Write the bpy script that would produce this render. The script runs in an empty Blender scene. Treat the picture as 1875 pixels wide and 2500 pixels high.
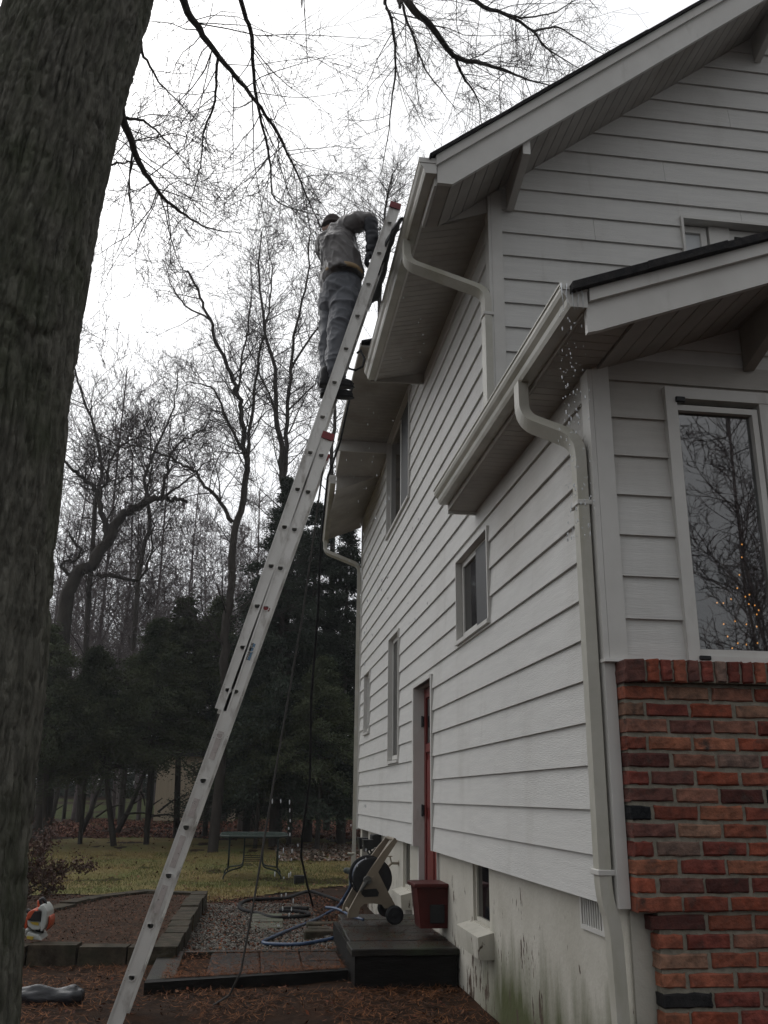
import bpy, math, random
import numpy as np
from mathutils import Matrix, Vector
random.seed(7); rng = np.random.default_rng(11)
sc = bpy.context.scene; COL = sc.collection
R_ = math.radians
# ------------------------------------------------------------------ camera (heights are measured from the eye level; ground is about -1.42)
FPX, YAW, PIT, ROL = 2217.2, 0.13382, 0.30404, 0.0109
G = -1.42
F = np.array([math.sin(YAW)*math.cos(PIT), math.cos(YAW)*math.cos(PIT), math.sin(PIT)])
r0 = np.array([math.cos(YAW), -math.sin(YAW), 0.0]); u0 = np.cross(r0, F)
RT = math.cos(ROL)*r0+math.sin(ROL)*u0; UP = -math.sin(ROL)*r0+math.cos(ROL)*u0
cam = bpy.data.objects.new('camera', bpy.data.cameras.new('camera')); COL.objects.link(cam); sc.camera = cam
cam.data.sensor_fit = 'VERTICAL'; cam.data.sensor_height = 24.0; cam.data.lens = 24.0*FPX/2500
cam.data.clip_start = 0.05; cam.data.clip_end = 900
cam.matrix_world = Matrix(((RT[0], UP[0], -F[0], 0), (RT[1], UP[1], -F[1], 0), (RT[2], UP[2], -F[2], 0), (0, 0, 0, 1)))
def at(x, y, Y):                       # a direction in the photograph (2500 px tall) met with the plane Y = const
    d = F+RT*(x-937.5)/FPX+UP*(1250-y)/FPX
    return d*(Y/d[1])
def aD(x, y, Y): return at(x*1.1302, y*1.1302, Y)
# ------------------------------------------------------------------ sky, sun, exposure
SUN_EL, SUN_AZ = R_(50), R_(-28)       # azimuth of the bright part of the cloud, from +Y clockwise
world = bpy.data.worlds.new('World'); sc.world = world; world.use_nodes = True
nt = world.node_tree; nt.nodes.clear()
N = nt.nodes.new; L = nt.links.new
out = N('ShaderNodeOutputWorld'); bg = N('ShaderNodeBackground'); sky = N('ShaderNodeTexSky'); sky.sky_type = 'NISHITA'
sky.sun_disc = False; sky.sun_elevation = SUN_EL; sky.sun_rotation = SUN_AZ; sky.dust_density = 2; sky.air_density = 1.2; sky.ozone_density = 1
hs = N('ShaderNodeHueSaturation'); hs.inputs['Saturation'].default_value = 0.14
tc = N('ShaderNodeTexCoord'); sx = N('ShaderNodeSeparateXYZ'); rmp = N('ShaderNodeValToRGB')
cr = rmp.color_ramp; cr.elements[0].position = 0.0; cr.elements[0].color = (0.60, 0.61, 0.63, 1)
cr.elements[1].position = 0.70; cr.elements[1].color = (1.0, 1.0, 1.0, 1)
e = cr.elements.new(0.20); e.color = (0.70, 0.71, 0.725, 1)
e = cr.elements.new(0.38); e.color = (0.95, 0.95, 0.955, 1)
# the cloud is brighter towards the hidden sun, duller behind the viewer
dt = N('ShaderNodeVectorMath'); dt.operation = 'DOT_PRODUCT'; dt.inputs[1].default_value = (math.sin(SUN_AZ)*math.cos(SUN_EL), math.cos(SUN_AZ)*math.cos(SUN_EL), math.sin(SUN_EL))
dr = N('ShaderNodeMapRange'); dr.inputs[1].default_value = -0.35; dr.inputs[2].default_value = 0.80; dr.inputs[3].default_value = 1.8; dr.inputs[4].default_value = 3.3
m4 = N('ShaderNodeMix'); m4.data_type = 'RGBA'; m4.blend_type = 'MULTIPLY'; m4.inputs[0].default_value = 1
nz = N('ShaderNodeTexNoise'); nz.inputs['Scale'].default_value = 2.2; nz.inputs['Detail'].default_value = 4
mm = N('ShaderNodeMix'); mm.data_type = 'RGBA'; mm.blend_type = 'MULTIPLY'; mm.inputs[0].default_value = 1
mr = N('ShaderNodeMapRange'); mr.inputs[3].default_value = 0.88; mr.inputs[4].default_value = 1.12
m2 = N('ShaderNodeMix'); m2.data_type = 'RGBA'; m2.blend_type = 'MULTIPLY'; m2.inputs[0].default_value = 1
L(tc.outputs['Generated'], sx.inputs[0]); L(sx.outputs[2], rmp.inputs[0]); L(sky.outputs[0], hs.inputs['Color'])
gm = N('ShaderNodeGamma'); gm.inputs[1].default_value = 0.5; L(hs.outputs[0], gm.inputs[0]); L(gm.outputs[0], mm.inputs[6]); L(rmp.outputs[0], mm.inputs[7]); L(tc.outputs['Generated'], nz.inputs['Vector']); L(nz.outputs[0], mr.inputs[0])
L(mm.outputs[2], m2.inputs[6]); L(mr.outputs[0], m2.inputs[7]); L(tc.outputs['Generated'], dt.inputs[0]); L(dt.outputs['Value'], dr.inputs[0]); L(m2.outputs[2], m4.inputs[6]); L(dr.outputs[0], m4.inputs[7]); L(m4.outputs[2], bg.inputs[0]); L(bg.outputs[0], out.inputs[0])
bg.inputs[1].default_value = 0.15
sun = bpy.data.objects.new('sun', bpy.data.lights.new('sun', 'SUN')); COL.objects.link(sun)
sun.data.energy = 0.5; sun.data.angle = R_(60); sun.data.color = (1.0, 0.97, 0.93)
sd = Vector((math.sin(SUN_AZ)*math.cos(SUN_EL), math.cos(SUN_AZ)*math.cos(SUN_EL), math.sin(SUN_EL)))
sun.rotation_euler = sd.to_track_quat('Z', 'Y').to_euler()
sc.view_settings.view_transform = 'Standard'; sc.view_settings.look = 'None'; sc.view_settings.gamma = 1
sc.view_settings.exposure = 0.0
sc.cycles.use_denoising = True; sc.cycles.max_bounces = 5; sc.cycles.diffuse_bounces = 3; sc.cycles.transparent_max_bounces = 8
# ------------------------------------------------------------------ objects, tags
def empty(name, loc=(0, 0, 0), rz=0.0):
    o = bpy.data.objects.new(name, None); o.empty_display_size = 0.1; o.location = loc; o.rotation_euler[2] = rz; COL.objects.link(o); return o
def tag(o, label=None, cat=None, group=None, kind=None):
    if label: o['label'] = label
    if cat: o['category'] = cat
    if group: o['group'] = group
    if kind: o['kind'] = kind
    return o
class MB:
    def __init__(s): s.v = []; s.f = []; s.c = []; s.cur = None
    def add(s, vs, fs):
        n = len(s.v); s.v += [tuple(map(float, p)) for p in vs]; s.f += [tuple(i+n for i in f) for f in fs]
        if s.cur is not None: s.c += [s.cur]*len(fs)
        return s
    def hexa(s, p):                    # 8 corners: bottom 4 ccw, top 4 ccw
        return s.add(p, [(3, 2, 1, 0), (4, 5, 6, 7), (0, 1, 5, 4), (1, 2, 6, 5), (2, 3, 7, 6), (3, 0, 4, 7)])
    def box(s, a, b, b_=0.0):
        x0, y0, z0 = a; x1, y1, z1 = b
        if b_ <= 0: return s.hexa([(x0, y0, z0), (x1, y0, z0), (x1, y1, z0), (x0, y1, z0), (x0, y0, z1), (x1, y0, z1), (x1, y1, z1), (x0, y1, z1)])
        c = [((x0+x1)/2, (y0+y1)/2, (z0+z1)/2)]; h = ((x1-x0)/2, (y1-y0)/2, (z1-z0)/2); b_ = min(b_, min(h)*0.95)
        vs = []; idx = {}
        for sx_ in (-1, 1):
            for sy in (-1, 1):
                for sz in (-1, 1):
                    for ax in range(3):
                        q = [sx_*(h[0]-(0 if ax == 0 else b_)), sy*(h[1]-(0 if ax == 1 else b_)), sz*(h[2]-(0 if ax == 2 else b_))]
                        idx[(sx_, sy, sz, ax)] = len(vs); vs.append((c[0][0]+q[0], c[0][1]+q[1], c[0][2]+q[2]))
        fs = []
        def g(t, ax): return idx[(t[0], t[1], t[2], ax)]
        for ax in range(3):
            o1, o2 = [a_ for a_ in range(3) if a_ != ax]
            for sg in (-1, 1):
                q = []
                for a1, a2 in ((-1, -1), (1, -1), (1, 1), (-1, 1)):
                    t = [0, 0, 0]; t[ax] = sg; t[o1] = a1; t[o2] = a2; q.append(g(t, ax))
                fs.append(tuple(q))
            for a1 in (-1, 1):
                for a2 in (-1, 1):
                    q = []
                    t1 = [0, 0, 0]; t1[o1] = a1; t1[o2] = a2; t2 = list(t1); t1[ax] = -1; t2[ax] = 1
                    fs.append((g(t1, o1), g(t2, o1), g(t2, o2), g(t1, o2)))
        for sx_ in (-1, 1):
            for sy in (-1, 1):
                for sz in (-1, 1): fs.append(tuple(g((sx_, sy, sz), a_) for a_ in range(3)))
        return s.add(vs, fs)
    def quad(s, *p): return s.add(p, [tuple(range(len(p)))])
    def tube(s, pts, rad, n=8, cap=True, up=None, sq=None):
        P = [np.array(p, float) for p in pts]
        if not hasattr(rad, '__len__'): rad = [rad]*len(P)
        vs = []; fs = []; u = None
        for i, p in enumerate(P):
            t = (P[min(i+1, len(P)-1)]-P[max(i-1, 0)]); t = t/(np.linalg.norm(t)+1e-9)
            if u is None:
                a = np.array(up, float) if up is not None else (np.array([0, 0, 1.]) if abs(t[2]) < .9 else np.array([1., 0, 0]))
            else: a = u
            u = a-t*(a@t); u /= np.linalg.norm(u)+1e-9; w = np.cross(t, u)
            for k in range(n):
                if sq:
                    cx, cy = sq[k]; vs.append(p+u*cx*rad[i]+w*cy*rad[i])
                else:
                    an = 2*math.pi*k/n; vs.append(p+(u*math.cos(an)+w*math.sin(an))*rad[i])
        for i in range(len(P)-1):
            for k in range(n):
                k2 = (k+1) % n; fs.append((i*n+k, i*n+k2, (i+1)*n+k2, (i+1)*n+k))
        if cap: fs.append(tuple(range(n))[::-1]); fs.append(tuple((len(P)-1)*n+k for k in range(n)))
        return s.add(vs, fs)
    def ell(s, c, r, nu=14, nv=9):
        vs = [(c[0], c[1], c[2]-r[2])]; fs = []
        for j in range(1, nv):
            a = -math.pi/2+math.pi*j/nv
            for i in range(nu):
                b = 2*math.pi*i/nu; vs.append((c[0]+r[0]*math.cos(a)*math.cos(b), c[1]+r[1]*math.cos(a)*math.sin(b), c[2]+r[2]*math.sin(a)))
        vs.append((c[0], c[1], c[2]+r[2])); T = len(vs)-1
        for i in range(nu):
            i2 = (i+1) % nu; fs.append((0, 1+i2, 1+i)); fs.append((T, 1+(nv-2)*nu+i, 1+(nv-2)*nu+i2))
            for j in range(nv-2): fs.append((1+j*nu+i, 1+j*nu+i2, 1+(j+1)*nu+i2, 1+(j+1)*nu+i))
        return s.add(vs, fs)
    def lathe(s, prof, c=(0, 0, 0), n=20, axis='z'):
        vs = []; fs = []
        for (r, h) in prof:
            for k in range(n):
                a = 2*math.pi*k/n; q = (r*math.cos(a), r*math.sin(a), h)
                if axis == 'x': q = (q[2], q[0], q[1])
                if axis == 'y': q = (q[1], q[2], q[0])
                vs.append((c[0]+q[0], c[1]+q[1], c[2]+q[2]))
        for i in range(len(prof)-1):
            for k in range(n): fs.append((i*n+k, i*n+(k+1) % n, (i+1)*n+(k+1) % n, (i+1)*n+k))
        fs.append(tuple(range(n))[::-1]); fs.append(tuple((len(prof)-1)*n+k for k in range(n)))
        return s.add(vs, fs)
    def prism(s, poly, vec):           # polygon of 3-D points swept along vec
        n = len(poly); v = np.array(vec, float); P = [np.array(p, float) for p in poly]
        return s.add(P+[p+v for p in P], [tuple(range(n))[::-1], tuple(range(n, 2*n))]+[(i, (i+1) % n, n+(i+1) % n, n+i) for i in range(n)])
    def build(s, name, mat, parent=None, smooth=False):
        me = bpy.data.meshes.new(name); me.from_pydata(s.v, [], s.f); me.update()
        import bmesh as _b
        bm = _b.new(); bm.from_mesh(me); _b.ops.recalc_face_normals(bm, faces=bm.faces); bm.to_mesh(me); bm.free()
        if s.c:
            a = me.color_attributes.new('Col', 'FLOAT_COLOR', 'CORNER'); arr = np.ones((len(me.loops), 4), np.float32); k = 0
            for f, c in zip(s.f, s.c): arr[k:k+len(f), :3] = c; k += len(f)
            a.data.foreach_set('color', arr.ravel())
        if smooth: me.polygons.foreach_set('use_smooth', [True]*len(me.polygons))
        me.materials.append(mat); o = bpy.data.objects.new(name, me); COL.objects.link(o)
        if parent: o.parent = parent
        return o
def arr_mesh(name, V, Fq, mat, parent=None, smooth=False, col=None):
    V = np.asarray(V, np.float32); Fq = np.asarray(Fq, np.int32); k = Fq.shape[1]; n = len(Fq)
    me = bpy.data.meshes.new(name); me.vertices.add(len(V)); me.vertices.foreach_set('co', V.ravel())
    me.loops.add(n*k); me.loops.foreach_set('vertex_index', Fq.ravel()); me.polygons.add(n)
    me.polygons.foreach_set('loop_start', np.arange(0, n*k, k, dtype=np.int32)); me.polygons.foreach_set('loop_total', np.full(n, k, np.int32))
    if smooth: me.polygons.foreach_set('use_smooth', np.ones(n, bool))
    if col is not None:
        a = me.color_attributes.new('Col', 'FLOAT_COLOR', 'POINT'); c4 = np.ones((len(V), 4), np.float32); c4[:, :3] = col; a.data.foreach_set('color', c4.ravel())
    me.update(calc_edges=True); me.materials.append(mat)
    o = bpy.data.objects.new(name, me); COL.objects.link(o)
    if parent: o.parent = parent
    return o
def remesh(mb, name, mat, parent, vox=0.012, smooth=6, disp=None):
    o = mb.build(name, mat, None); m = o.modifiers.new('r', 'REMESH'); m.mode = 'VOXEL'; m.voxel_size = vox
    if smooth:
        q = o.modifiers.new('s', 'SMOOTH'); q.iterations = smooth; q.factor = 0.5
    dg = bpy.context.evaluated_depsgraph_get(); dg.update()
    me = bpy.data.meshes.new_from_object(o.evaluated_get(dg)); old = o.data; o.modifiers.clear(); o.data = me; bpy.data.meshes.remove(old)
    if disp is not None:
        n = len(me.vertices); co = np.empty(n*3, np.float32); me.vertices.foreach_get('co', co); no = np.empty(n*3, np.float32); me.vertices.foreach_get('normal', no)
        co = co.reshape(-1, 3); no = no.reshape(-1, 3); co = co+no*disp(co)[:, None]; me.vertices.foreach_set('co', co.astype(np.float32).ravel()); me.update()
    me.polygons.foreach_set('use_smooth', [True]*len(me.polygons)); me.materials.clear(); me.materials.append(mat)
    if parent: o.parent = parent
    return o
def vnoise(P, s, seed=0):              # cheap smooth value noise, numpy
    P = np.asarray(P, float)*s+seed*17.3; i = np.floor(P).astype(np.int64); f = P-i; f = f*f*(3-2*f); o = 0
    for dx in (0, 1):
        for dy in (0, 1):
            for dz in (0, 1):
                h = (i[:, 0]+dx)*374761393+(i[:, 1]+dy)*668265263+(i[:, 2]+dz)*2147483647+seed*1013
                h = (h ^ (h >> 13))*1274126177; h = (h ^ (h >> 16)) & 0xffff
                w = (f[:, 0] if dx else 1-f[:, 0])*(f[:, 1] if dy else 1-f[:, 1])*(f[:, 2] if dz else 1-f[:, 2]); o = o+w*(h/65535.0)
    return o*2-1
# ------------------------------------------------------------------ materials
def M(name, c1, c2=None, scale=6.0, rough=0.6, bump=0.0, bscale=40.0, stretch=(1, 1, 1), detail=6.0, lo=0.35, hi=0.65, spec=0.5, metal=0.0, attr=False, coords='Object', c3=None, s3=1.0, t3=(0.5, 0.65), st3=(1, 1, 1), extra=None, rnd=None, bdist=.01):
    m = bpy.data.materials.new(name); m.use_nodes = True; t = m.node_tree; n = t.nodes; l = t.links; b = n['Principled BSDF']
    b.inputs['Roughness'].default_value = rough; b.inputs['Metallic'].default_value = metal; b.inputs['Specular IOR Level'].default_value = spec
    tc = n.new('ShaderNodeTexCoord')
    def noise(sc_, st, det=detail):
        mp = n.new('ShaderNodeMapping'); mp.inputs['Scale'].default_value = st; l.new(tc.outputs[coords], mp.inputs[0])
        q = n.new('ShaderNodeTexNoise'); q.inputs['Scale'].default_value = sc_; q.inputs['Detail'].default_value = det; q.inputs['Roughness'].default_value = 0.6; l.new(mp.outputs[0], q.inputs['Vector']); return q
    c2 = c2 or c1
    q = noise(scale, stretch); rp = n.new('ShaderNodeValToRGB'); rp.color_ramp.elements[0].position = lo; rp.color_ramp.elements[1].position = hi
    rp.color_ramp.elements[0].color = (*c1, 1); rp.color_ramp.elements[1].color = (*c2, 1); l.new(q.outputs[0], rp.inputs[0]); colr = rp.outputs[0]
    if attr:
        va = n.new('ShaderNodeVertexColor'); va.layer_name = 'Col'; mx = n.new('ShaderNodeMix'); mx.data_type = 'RGBA'; mx.blend_type = 'MULTIPLY'; mx.inputs[0].default_value = 1
        l.new(va.outputs[0], mx.inputs[6]); l.new(colr, mx.inputs[7]); colr = mx.outputs[2]
    if c3:
        q3 = noise(s3, st3); r3 = n.new('ShaderNodeMapRange'); r3.inputs[1].default_value = t3[0]; r3.inputs[2].default_value = t3[1]; l.new(q3.outputs[0], r3.inputs[0])
        mx = n.new('ShaderNodeMix'); mx.data_type = 'RGBA'; l.new(r3.outputs[0], mx.inputs[0]); l.new(colr, mx.inputs[6]); mx.inputs[7].default_value = (*c3, 1); colr = mx.outputs[2]
    if extra: colr = extra(t, tc, noise, colr)
    if rnd:
        oi = n.new('ShaderNodeObjectInfo'); rr = n.new('ShaderNodeMapRange'); rr.inputs[3].default_value = 1-rnd; rr.inputs[4].default_value = 1+rnd; l.new(oi.outputs['Random'], rr.inputs[0])
        mx = n.new('ShaderNodeMix'); mx.data_type = 'RGBA'; mx.blend_type = 'MULTIPLY'; mx.inputs[0].default_value = 1; l.new(colr, mx.inputs[6]); l.new(rr.outputs[0], mx.inputs[7]); colr = mx.outputs[2]
    l.new(colr, b.inputs['Base Color'])
    if bump:
        qb = noise(bscale, stretch); bp = n.new('ShaderNodeBump'); bp.inputs['Strength'].default_value = bump; bp.inputs['Distance'].default_value = bdist; l.new(qb.outputs[0], bp.inputs['Height']); l.new(bp.outputs[0], b.inputs['Normal'])
    return m
def zmask(t, tc, noise, colr, col, z0, z1, amp, sc_, st, sharp=0.02, mulcol=True):
    """stain with a noisy outline: full below z0, gone above z1"""
    n = t.nodes; l = t.links; g = n.new('ShaderNodeNewGeometry'); s = n.new('ShaderNodeSeparateXYZ'); l.new(g.outputs['Position'], s.inputs[0])
    q = noise(sc_, st); a = n.new('ShaderNodeMath'); a.operation = 'MULTIPLY_ADD'; a.inputs[1].default_value = -amp; l.new(q.outputs[0], a.inputs[0]); l.new(s.outputs[2], a.inputs[2])
    r = n.new('ShaderNodeMapRange'); r.inputs[1].default_value = z0-amp/2; r.inputs[2].default_value = z1-amp/2; r.inputs[3].default_value = 1; r.inputs[4].default_value = 0; l.new(a.outputs[0], r.inputs[0])
    return r, s
SID = (0.50, 0.495, 0.475)
def sid_extra(t, tc, noise, colr):
    n = t.nodes; l = t.links
    q = noise(1.1, (1.6, 1.6, .35)); r = n.new('ShaderNodeMapRange'); r.inputs[1].default_value = .52; r.inputs[2].default_value = .8; r.inputs[4].default_value = .55; l.new(q.outputs[0], r.inputs[0])
    mx = n.new('ShaderNodeMix'); mx.data_type = 'RGBA'; l.new(r.outputs[0], mx.inputs[0]); l.new(colr, mx.inputs[6]); mx.inputs[7].default_value = (.40, .385, .35, 1)
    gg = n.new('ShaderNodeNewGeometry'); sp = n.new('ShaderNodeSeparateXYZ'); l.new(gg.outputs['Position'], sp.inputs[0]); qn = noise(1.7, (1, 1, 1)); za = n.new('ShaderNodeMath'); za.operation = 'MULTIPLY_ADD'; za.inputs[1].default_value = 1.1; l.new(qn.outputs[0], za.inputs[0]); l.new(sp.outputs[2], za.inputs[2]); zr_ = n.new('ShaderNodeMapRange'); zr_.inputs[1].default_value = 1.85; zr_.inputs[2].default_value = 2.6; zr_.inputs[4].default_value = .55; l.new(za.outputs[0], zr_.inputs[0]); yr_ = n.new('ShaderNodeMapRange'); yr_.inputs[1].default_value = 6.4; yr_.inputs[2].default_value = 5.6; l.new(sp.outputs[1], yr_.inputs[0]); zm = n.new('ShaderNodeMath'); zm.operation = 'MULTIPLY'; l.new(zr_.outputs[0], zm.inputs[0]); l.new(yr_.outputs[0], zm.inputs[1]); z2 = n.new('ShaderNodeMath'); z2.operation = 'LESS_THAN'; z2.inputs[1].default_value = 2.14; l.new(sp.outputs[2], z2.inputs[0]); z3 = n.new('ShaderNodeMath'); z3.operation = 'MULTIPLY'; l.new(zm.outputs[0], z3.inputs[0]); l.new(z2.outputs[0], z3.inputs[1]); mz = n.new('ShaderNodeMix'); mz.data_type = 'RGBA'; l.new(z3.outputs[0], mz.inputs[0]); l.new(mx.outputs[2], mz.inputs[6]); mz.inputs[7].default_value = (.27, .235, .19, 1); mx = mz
    q2 = noise(7, (1, 1, .15)); r2 = n.new('ShaderNodeMapRange'); r2.inputs[1].default_value = .62; r2.inputs[2].default_value = .78; r2.inputs[4].default_value = .35; l.new(q2.outputs[0], r2.inputs[0])
    m3 = n.new('ShaderNodeMix'); m3.data_type = 'RGBA'; l.new(r2.outputs[0], m3.inputs[0]); l.new(mx.outputs[2], m3.inputs[6]); m3.inputs[7].default_value = (.30, .28, .24, 1); return m3.outputs[2]
m_sid = M('painted_siding', (.57, .565, .545), (.63, .625, .60), 3, .5, .35, 16, (1, 1, 14), extra=sid_extra, spec=.4)
m_trim = M('painted_trim', (.56, .55, .52), (.62, .61, .58), 4, .45, .05, 60, c3=(.33, .31, .27), s3=5, t3=(.6, .85), st3=(1, 1, .3))
m_gut = M('gutter_metal', (.38, .37, .31), (.50, .48, .42), 3, .35, .03, 30, c3=(.22, .19, .13), s3=2.5, t3=(.5, .78), st3=(1, .5, 3))
m_spout = M('spout_metal', (.42, .41, .35), (.50, .485, .43), 5, .4, .04, 50, c3=(.30, .28, .18), s3=6, t3=(.55, .8), st3=(1, 1, .2))
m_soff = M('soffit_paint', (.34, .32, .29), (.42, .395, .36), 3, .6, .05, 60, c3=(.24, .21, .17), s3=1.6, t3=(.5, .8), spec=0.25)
def fnd_extra(t, tc, noise, colr):
    n = t.nodes; l = t.links
    r, s = zmask(t, tc, noise, colr, None, -1.22, -0.80, .85, 5, (1, 1, .22))
    yr = n.new('ShaderNodeMapRange'); yr.inputs[1].default_value = 7.2; yr.inputs[2].default_value = 6.2; l.new(s.outputs[1], yr.inputs[0])
    mu = n.new('ShaderNodeMath'); mu.operation = 'MULTIPLY'; l.new(r.outputs[0], mu.inputs[0]); l.new(yr.outputs[0], mu.inputs[1])
    mx = n.new('ShaderNodeMix'); mx.data_type = 'RGBA'; l.new(mu.outputs[0], mx.inputs[0]); l.new(colr, mx.inputs[6]); mx.inputs[7].default_value = (.065, .075, .022, 1)
    q = noise(22, (1, 1, .32)); q2 = noise(3.2, (1, 1, .6)); ad = n.new('ShaderNodeMath'); ad.operation = 'MULTIPLY_ADD'; ad.inputs[1].default_value = .8; l.new(q2.outputs[0], ad.inputs[0]); l.new(q.outputs[0], ad.inputs[2])
    sb = n.new('ShaderNodeMath'); sb.operation = 'MULTIPLY_ADD'; sb.inputs[1].default_value = -.22; l.new(s.outputs[2], sb.inputs[0]); l.new(ad.outputs[0], sb.inputs[2])
    r2 = n.new('ShaderNodeMapRange'); r2.inputs[1].default_value = 1.25; r2.inputs[2].default_value = 1.275; l.new(sb.outputs[0], r2.inputs[0])
    m3 = n.new('ShaderNodeMix'); m3.data_type = 'RGBA'; l.new(r2.outputs[0], m3.inputs[0]); l.new(mx.outputs[2], m3.inputs[6]); m3.inputs[7].default_value = (.07, .045, .03, 1); return m3.outputs[2]
m_found = M('painted_foundation', (.44, .42, .36), (.52, .50, .44), 3, .65, .35, 26, extra=fnd_extra)
m_mortar = M('mortar', (.20, .185, .15), (.29, .27, .22), 30, .9, .5, 90, spec=0.15)
m_brick = M('brick', (.55, .58, .60), (1.15, 1.12, 1.08), 22, .75, .6, 70, attr=True, c3=(.055, .042, .036), s3=13, t3=(.58, .74), spec=0.18)
m_shing = M('shingle', (.018, .018, .02), (.04, .038, .038), 30, .9, .5, 120, spec=0.12)
m_redbox = M('red_box_paint', (.052, .010, .009), (.085, .016, .014), 6, .45, .1, 30, c3=(.012, .009, .009), s3=3, t3=(.5, .7), spec=0.2)
m_red = M('red_paint', (.135, .022, .02), (.19, .035, .03), 6, .4, .1, 30, c3=(.03, .018, .016), s3=3, t3=(.58, .75), spec=0.25)
m_black = M('black_plastic', (.014, .015, .016), (.025, .026, .028), 12, .4, .05, 30, spec=0.25)
m_blackm = M('black_rubber', (.008, .008, .009), (.014, .014, .014), 12, .7, .1, 60, spec=0.15)
m_alu = M('aluminium', (.64, .63, .60), (.74, .73, .70), 4, .42, .08, 60, (1, 1, 1), metal=.1, c3=(.33, .30, .27), s3=9, t3=(.52, .70), st3=(1, 1, .4))
m_capred = M('red_cap', (.17, .018, .022), (.24, .025, .03), 9, .5)
m_glassdark = M('window_dark', (.006, .007, .008), (.012, .012, .014), 3, .06, spec=.9)
m_screen = M('window_screen', (.012, .013, .014), (.02, .02, .022), 60, .5)
m_bark = M('oak_bark', (.070, .068, .056), (.185, .18, .15), 30, .88, 1.0, 40, (1, 1, .26), lo=.36, hi=.64, bdist=.035, detail=10, c3=(.055, .068, .035), s3=2.2, t3=(.5, .75), st3=(1, 1, .6), spec=0.15)
m_twig = M('twig_bark', (.045, .036, .036), (.07, .058, .058), 5, .8, spec=0.1)
m_bark2 = M('dark_bark', (.030, .026, .023), (.055, .048, .042), 6, .85, .4, 30, (1, 1, .3), spec=0.15)
m_hazebark = M('hazed_bark', (.11, .092, .092), (.16, .135, .135), 5, .9, spec=0.1)  # paler than the near bark: distance haze put into the colour
m_leaf = M('evergreen_leaf', (.036, .048, .028), (.088, .10, .056), 1.3, .95, spec=.08, rnd=.35)
m_leafb = M('spruce_needle', (.028, .040, .032), (.066, .084, .060), 1.5, .95, spec=.08, rnd=.3)
m_mulch = M('mulch', (.013, .0070, .0042), (.034, .018, .010), 9, .85, 1.0, 45, detail=10, c3=(.050, .022, .011), s3=3.5, t3=(.5, .75), spec=0.08)
m_lawn = M('lawn_grass', (.13, .105, .045), (.215, .16, .07), 1.6, .9, .8, 60, detail=10, c3=(.10, .12, .04), s3=.8, t3=(.45, .7), spec=0.08)
m_grass2 = M('green_grass', (.035, .045, .014), (.06, .068, .022), 2, .9, .8, 60, detail=10, spec=0.08)
m_gravelbase = M('gravel_base', (.025, .021, .017), (.06, .052, .044), 35, .85, 1, 60, spec=0.1)
m_stone = M('gravel_stone', (.07, .065, .056), (.20, .19, .17), 5, .6, .2, 60, lo=.3, hi=.7, attr=True, spec=0.25)
m_wood = M('weathered_wood', (.009, .008, .007), (.026, .023, .019), 4, .38, .5, 26, (1, 6, 6), c3=(.030, .038, .022), s3=3, t3=(.5, .7), spec=0.22)
m_wooddk = M('dark_timber', (.006, .0055, .005), (.013, .012, .011), 5, .6, .5, 26, (1, 5, 5), spec=0.12)
m_timber = M('landscape_block', (.026, .021, .015), (.075, .061, .043), 8, .85, .9, 30, c3=(.028, .030, .018), s3=5, t3=(.48, .7), spec=0.15)
m_straw = M('pine_straw', (.060, .026, .012), (.16, .070, .030), 40, .8, attr=True, spec=0.1)
m_leafdry = M('dry_leaf', (.10, .045, .028), (.20, .095, .06), 9, .8, attr=True)
# ================================================================== SETTING: ground
def gz(x, y):
    x = np.asarray(x, float); y = np.asarray(y, float)
    h = G+0.06*(1-np.clip((y-9)/3.0, 0, 1))-0.02*np.clip((y-12)/5, 0, 1)+np.clip(y-17.5, 0, 60)*0.036
    h = h+0.16*np.exp(-(((x-1.2)/0.5)**2+((y-9.9)/0.8)**2))*(x < 2.2)
    return h
def ghf(x, y): return float(gz(x, y))
def sheet(name, xs, ys, mat, off=0.0, amp=0.0, s=1.0, kind='structure', inside=None, seed=0):
    X, Y = np.meshgrid(xs, ys); Z = gz(X, Y)+off
    P = np.stack([X.ravel(), Y.ravel(), np.zeros(X.size)], 1)
    if amp: Z = Z+(vnoise(P, s, seed)*amp+vnoise(P, s*3.1, seed+1)*amp*.4).reshape(X.shape)
    P[:, 2] = Z.ravel(); nx = len(xs); ny = len(ys); i = np.arange(nx-1)[None, :]+np.arange(ny-1)[:, None]*nx; i = i.ravel()
    Fq = np.stack([i, i+1, i+nx+1, i+nx], 1)
    if inside is not None:
        c = P[Fq].mean(1); Fq = Fq[inside(c[:, 0], c[:, 1])]
    o = arr_mesh(name, P, Fq, mat, smooth=True); tag(o, kind=kind); return o
def steps(*a):
    o = []
    for (s0, s1, d) in a: o += list(np.arange(s0, s1, d))
    return np.array(o+[a[-1][1]])
ground = sheet('ground', steps((-116, -12, 8), (-12, 6, .12), (6, 118, 8)), steps((-38, 0, 4.75), (0, 16, .12), (16, 60, 1.0), (60, 140, 10)), m_mulch, 0, .012, 3)
def lawn_in(x, y):
    w = .22*np.sin(x*1.7)+.12*np.sin(x*4.1+1)
    near = np.where(x < -1.9, 15.0+.1*(x+2), np.where(x < -.45, 14.0, 14.0+(x+.5)*1.1))
    return (y > near+w*.5) & (y < 26.5+w*3) & (x > -14) & (x < 9)
lawn = sheet('lawn', steps((-14, 9, .15)), steps((13, 28, .15)), m_lawn, .012, .012, 1.6, inside=lawn_in)
back = sheet('back_lawn', steps((-30, 25, .5)), steps((29, 60, .5)), m_grass2, .012, .03, .6, inside=lambda x, y: (y > 31.0+.8*np.sin(x*.7)) & (y < 50+2*np.sin(x)))
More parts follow.
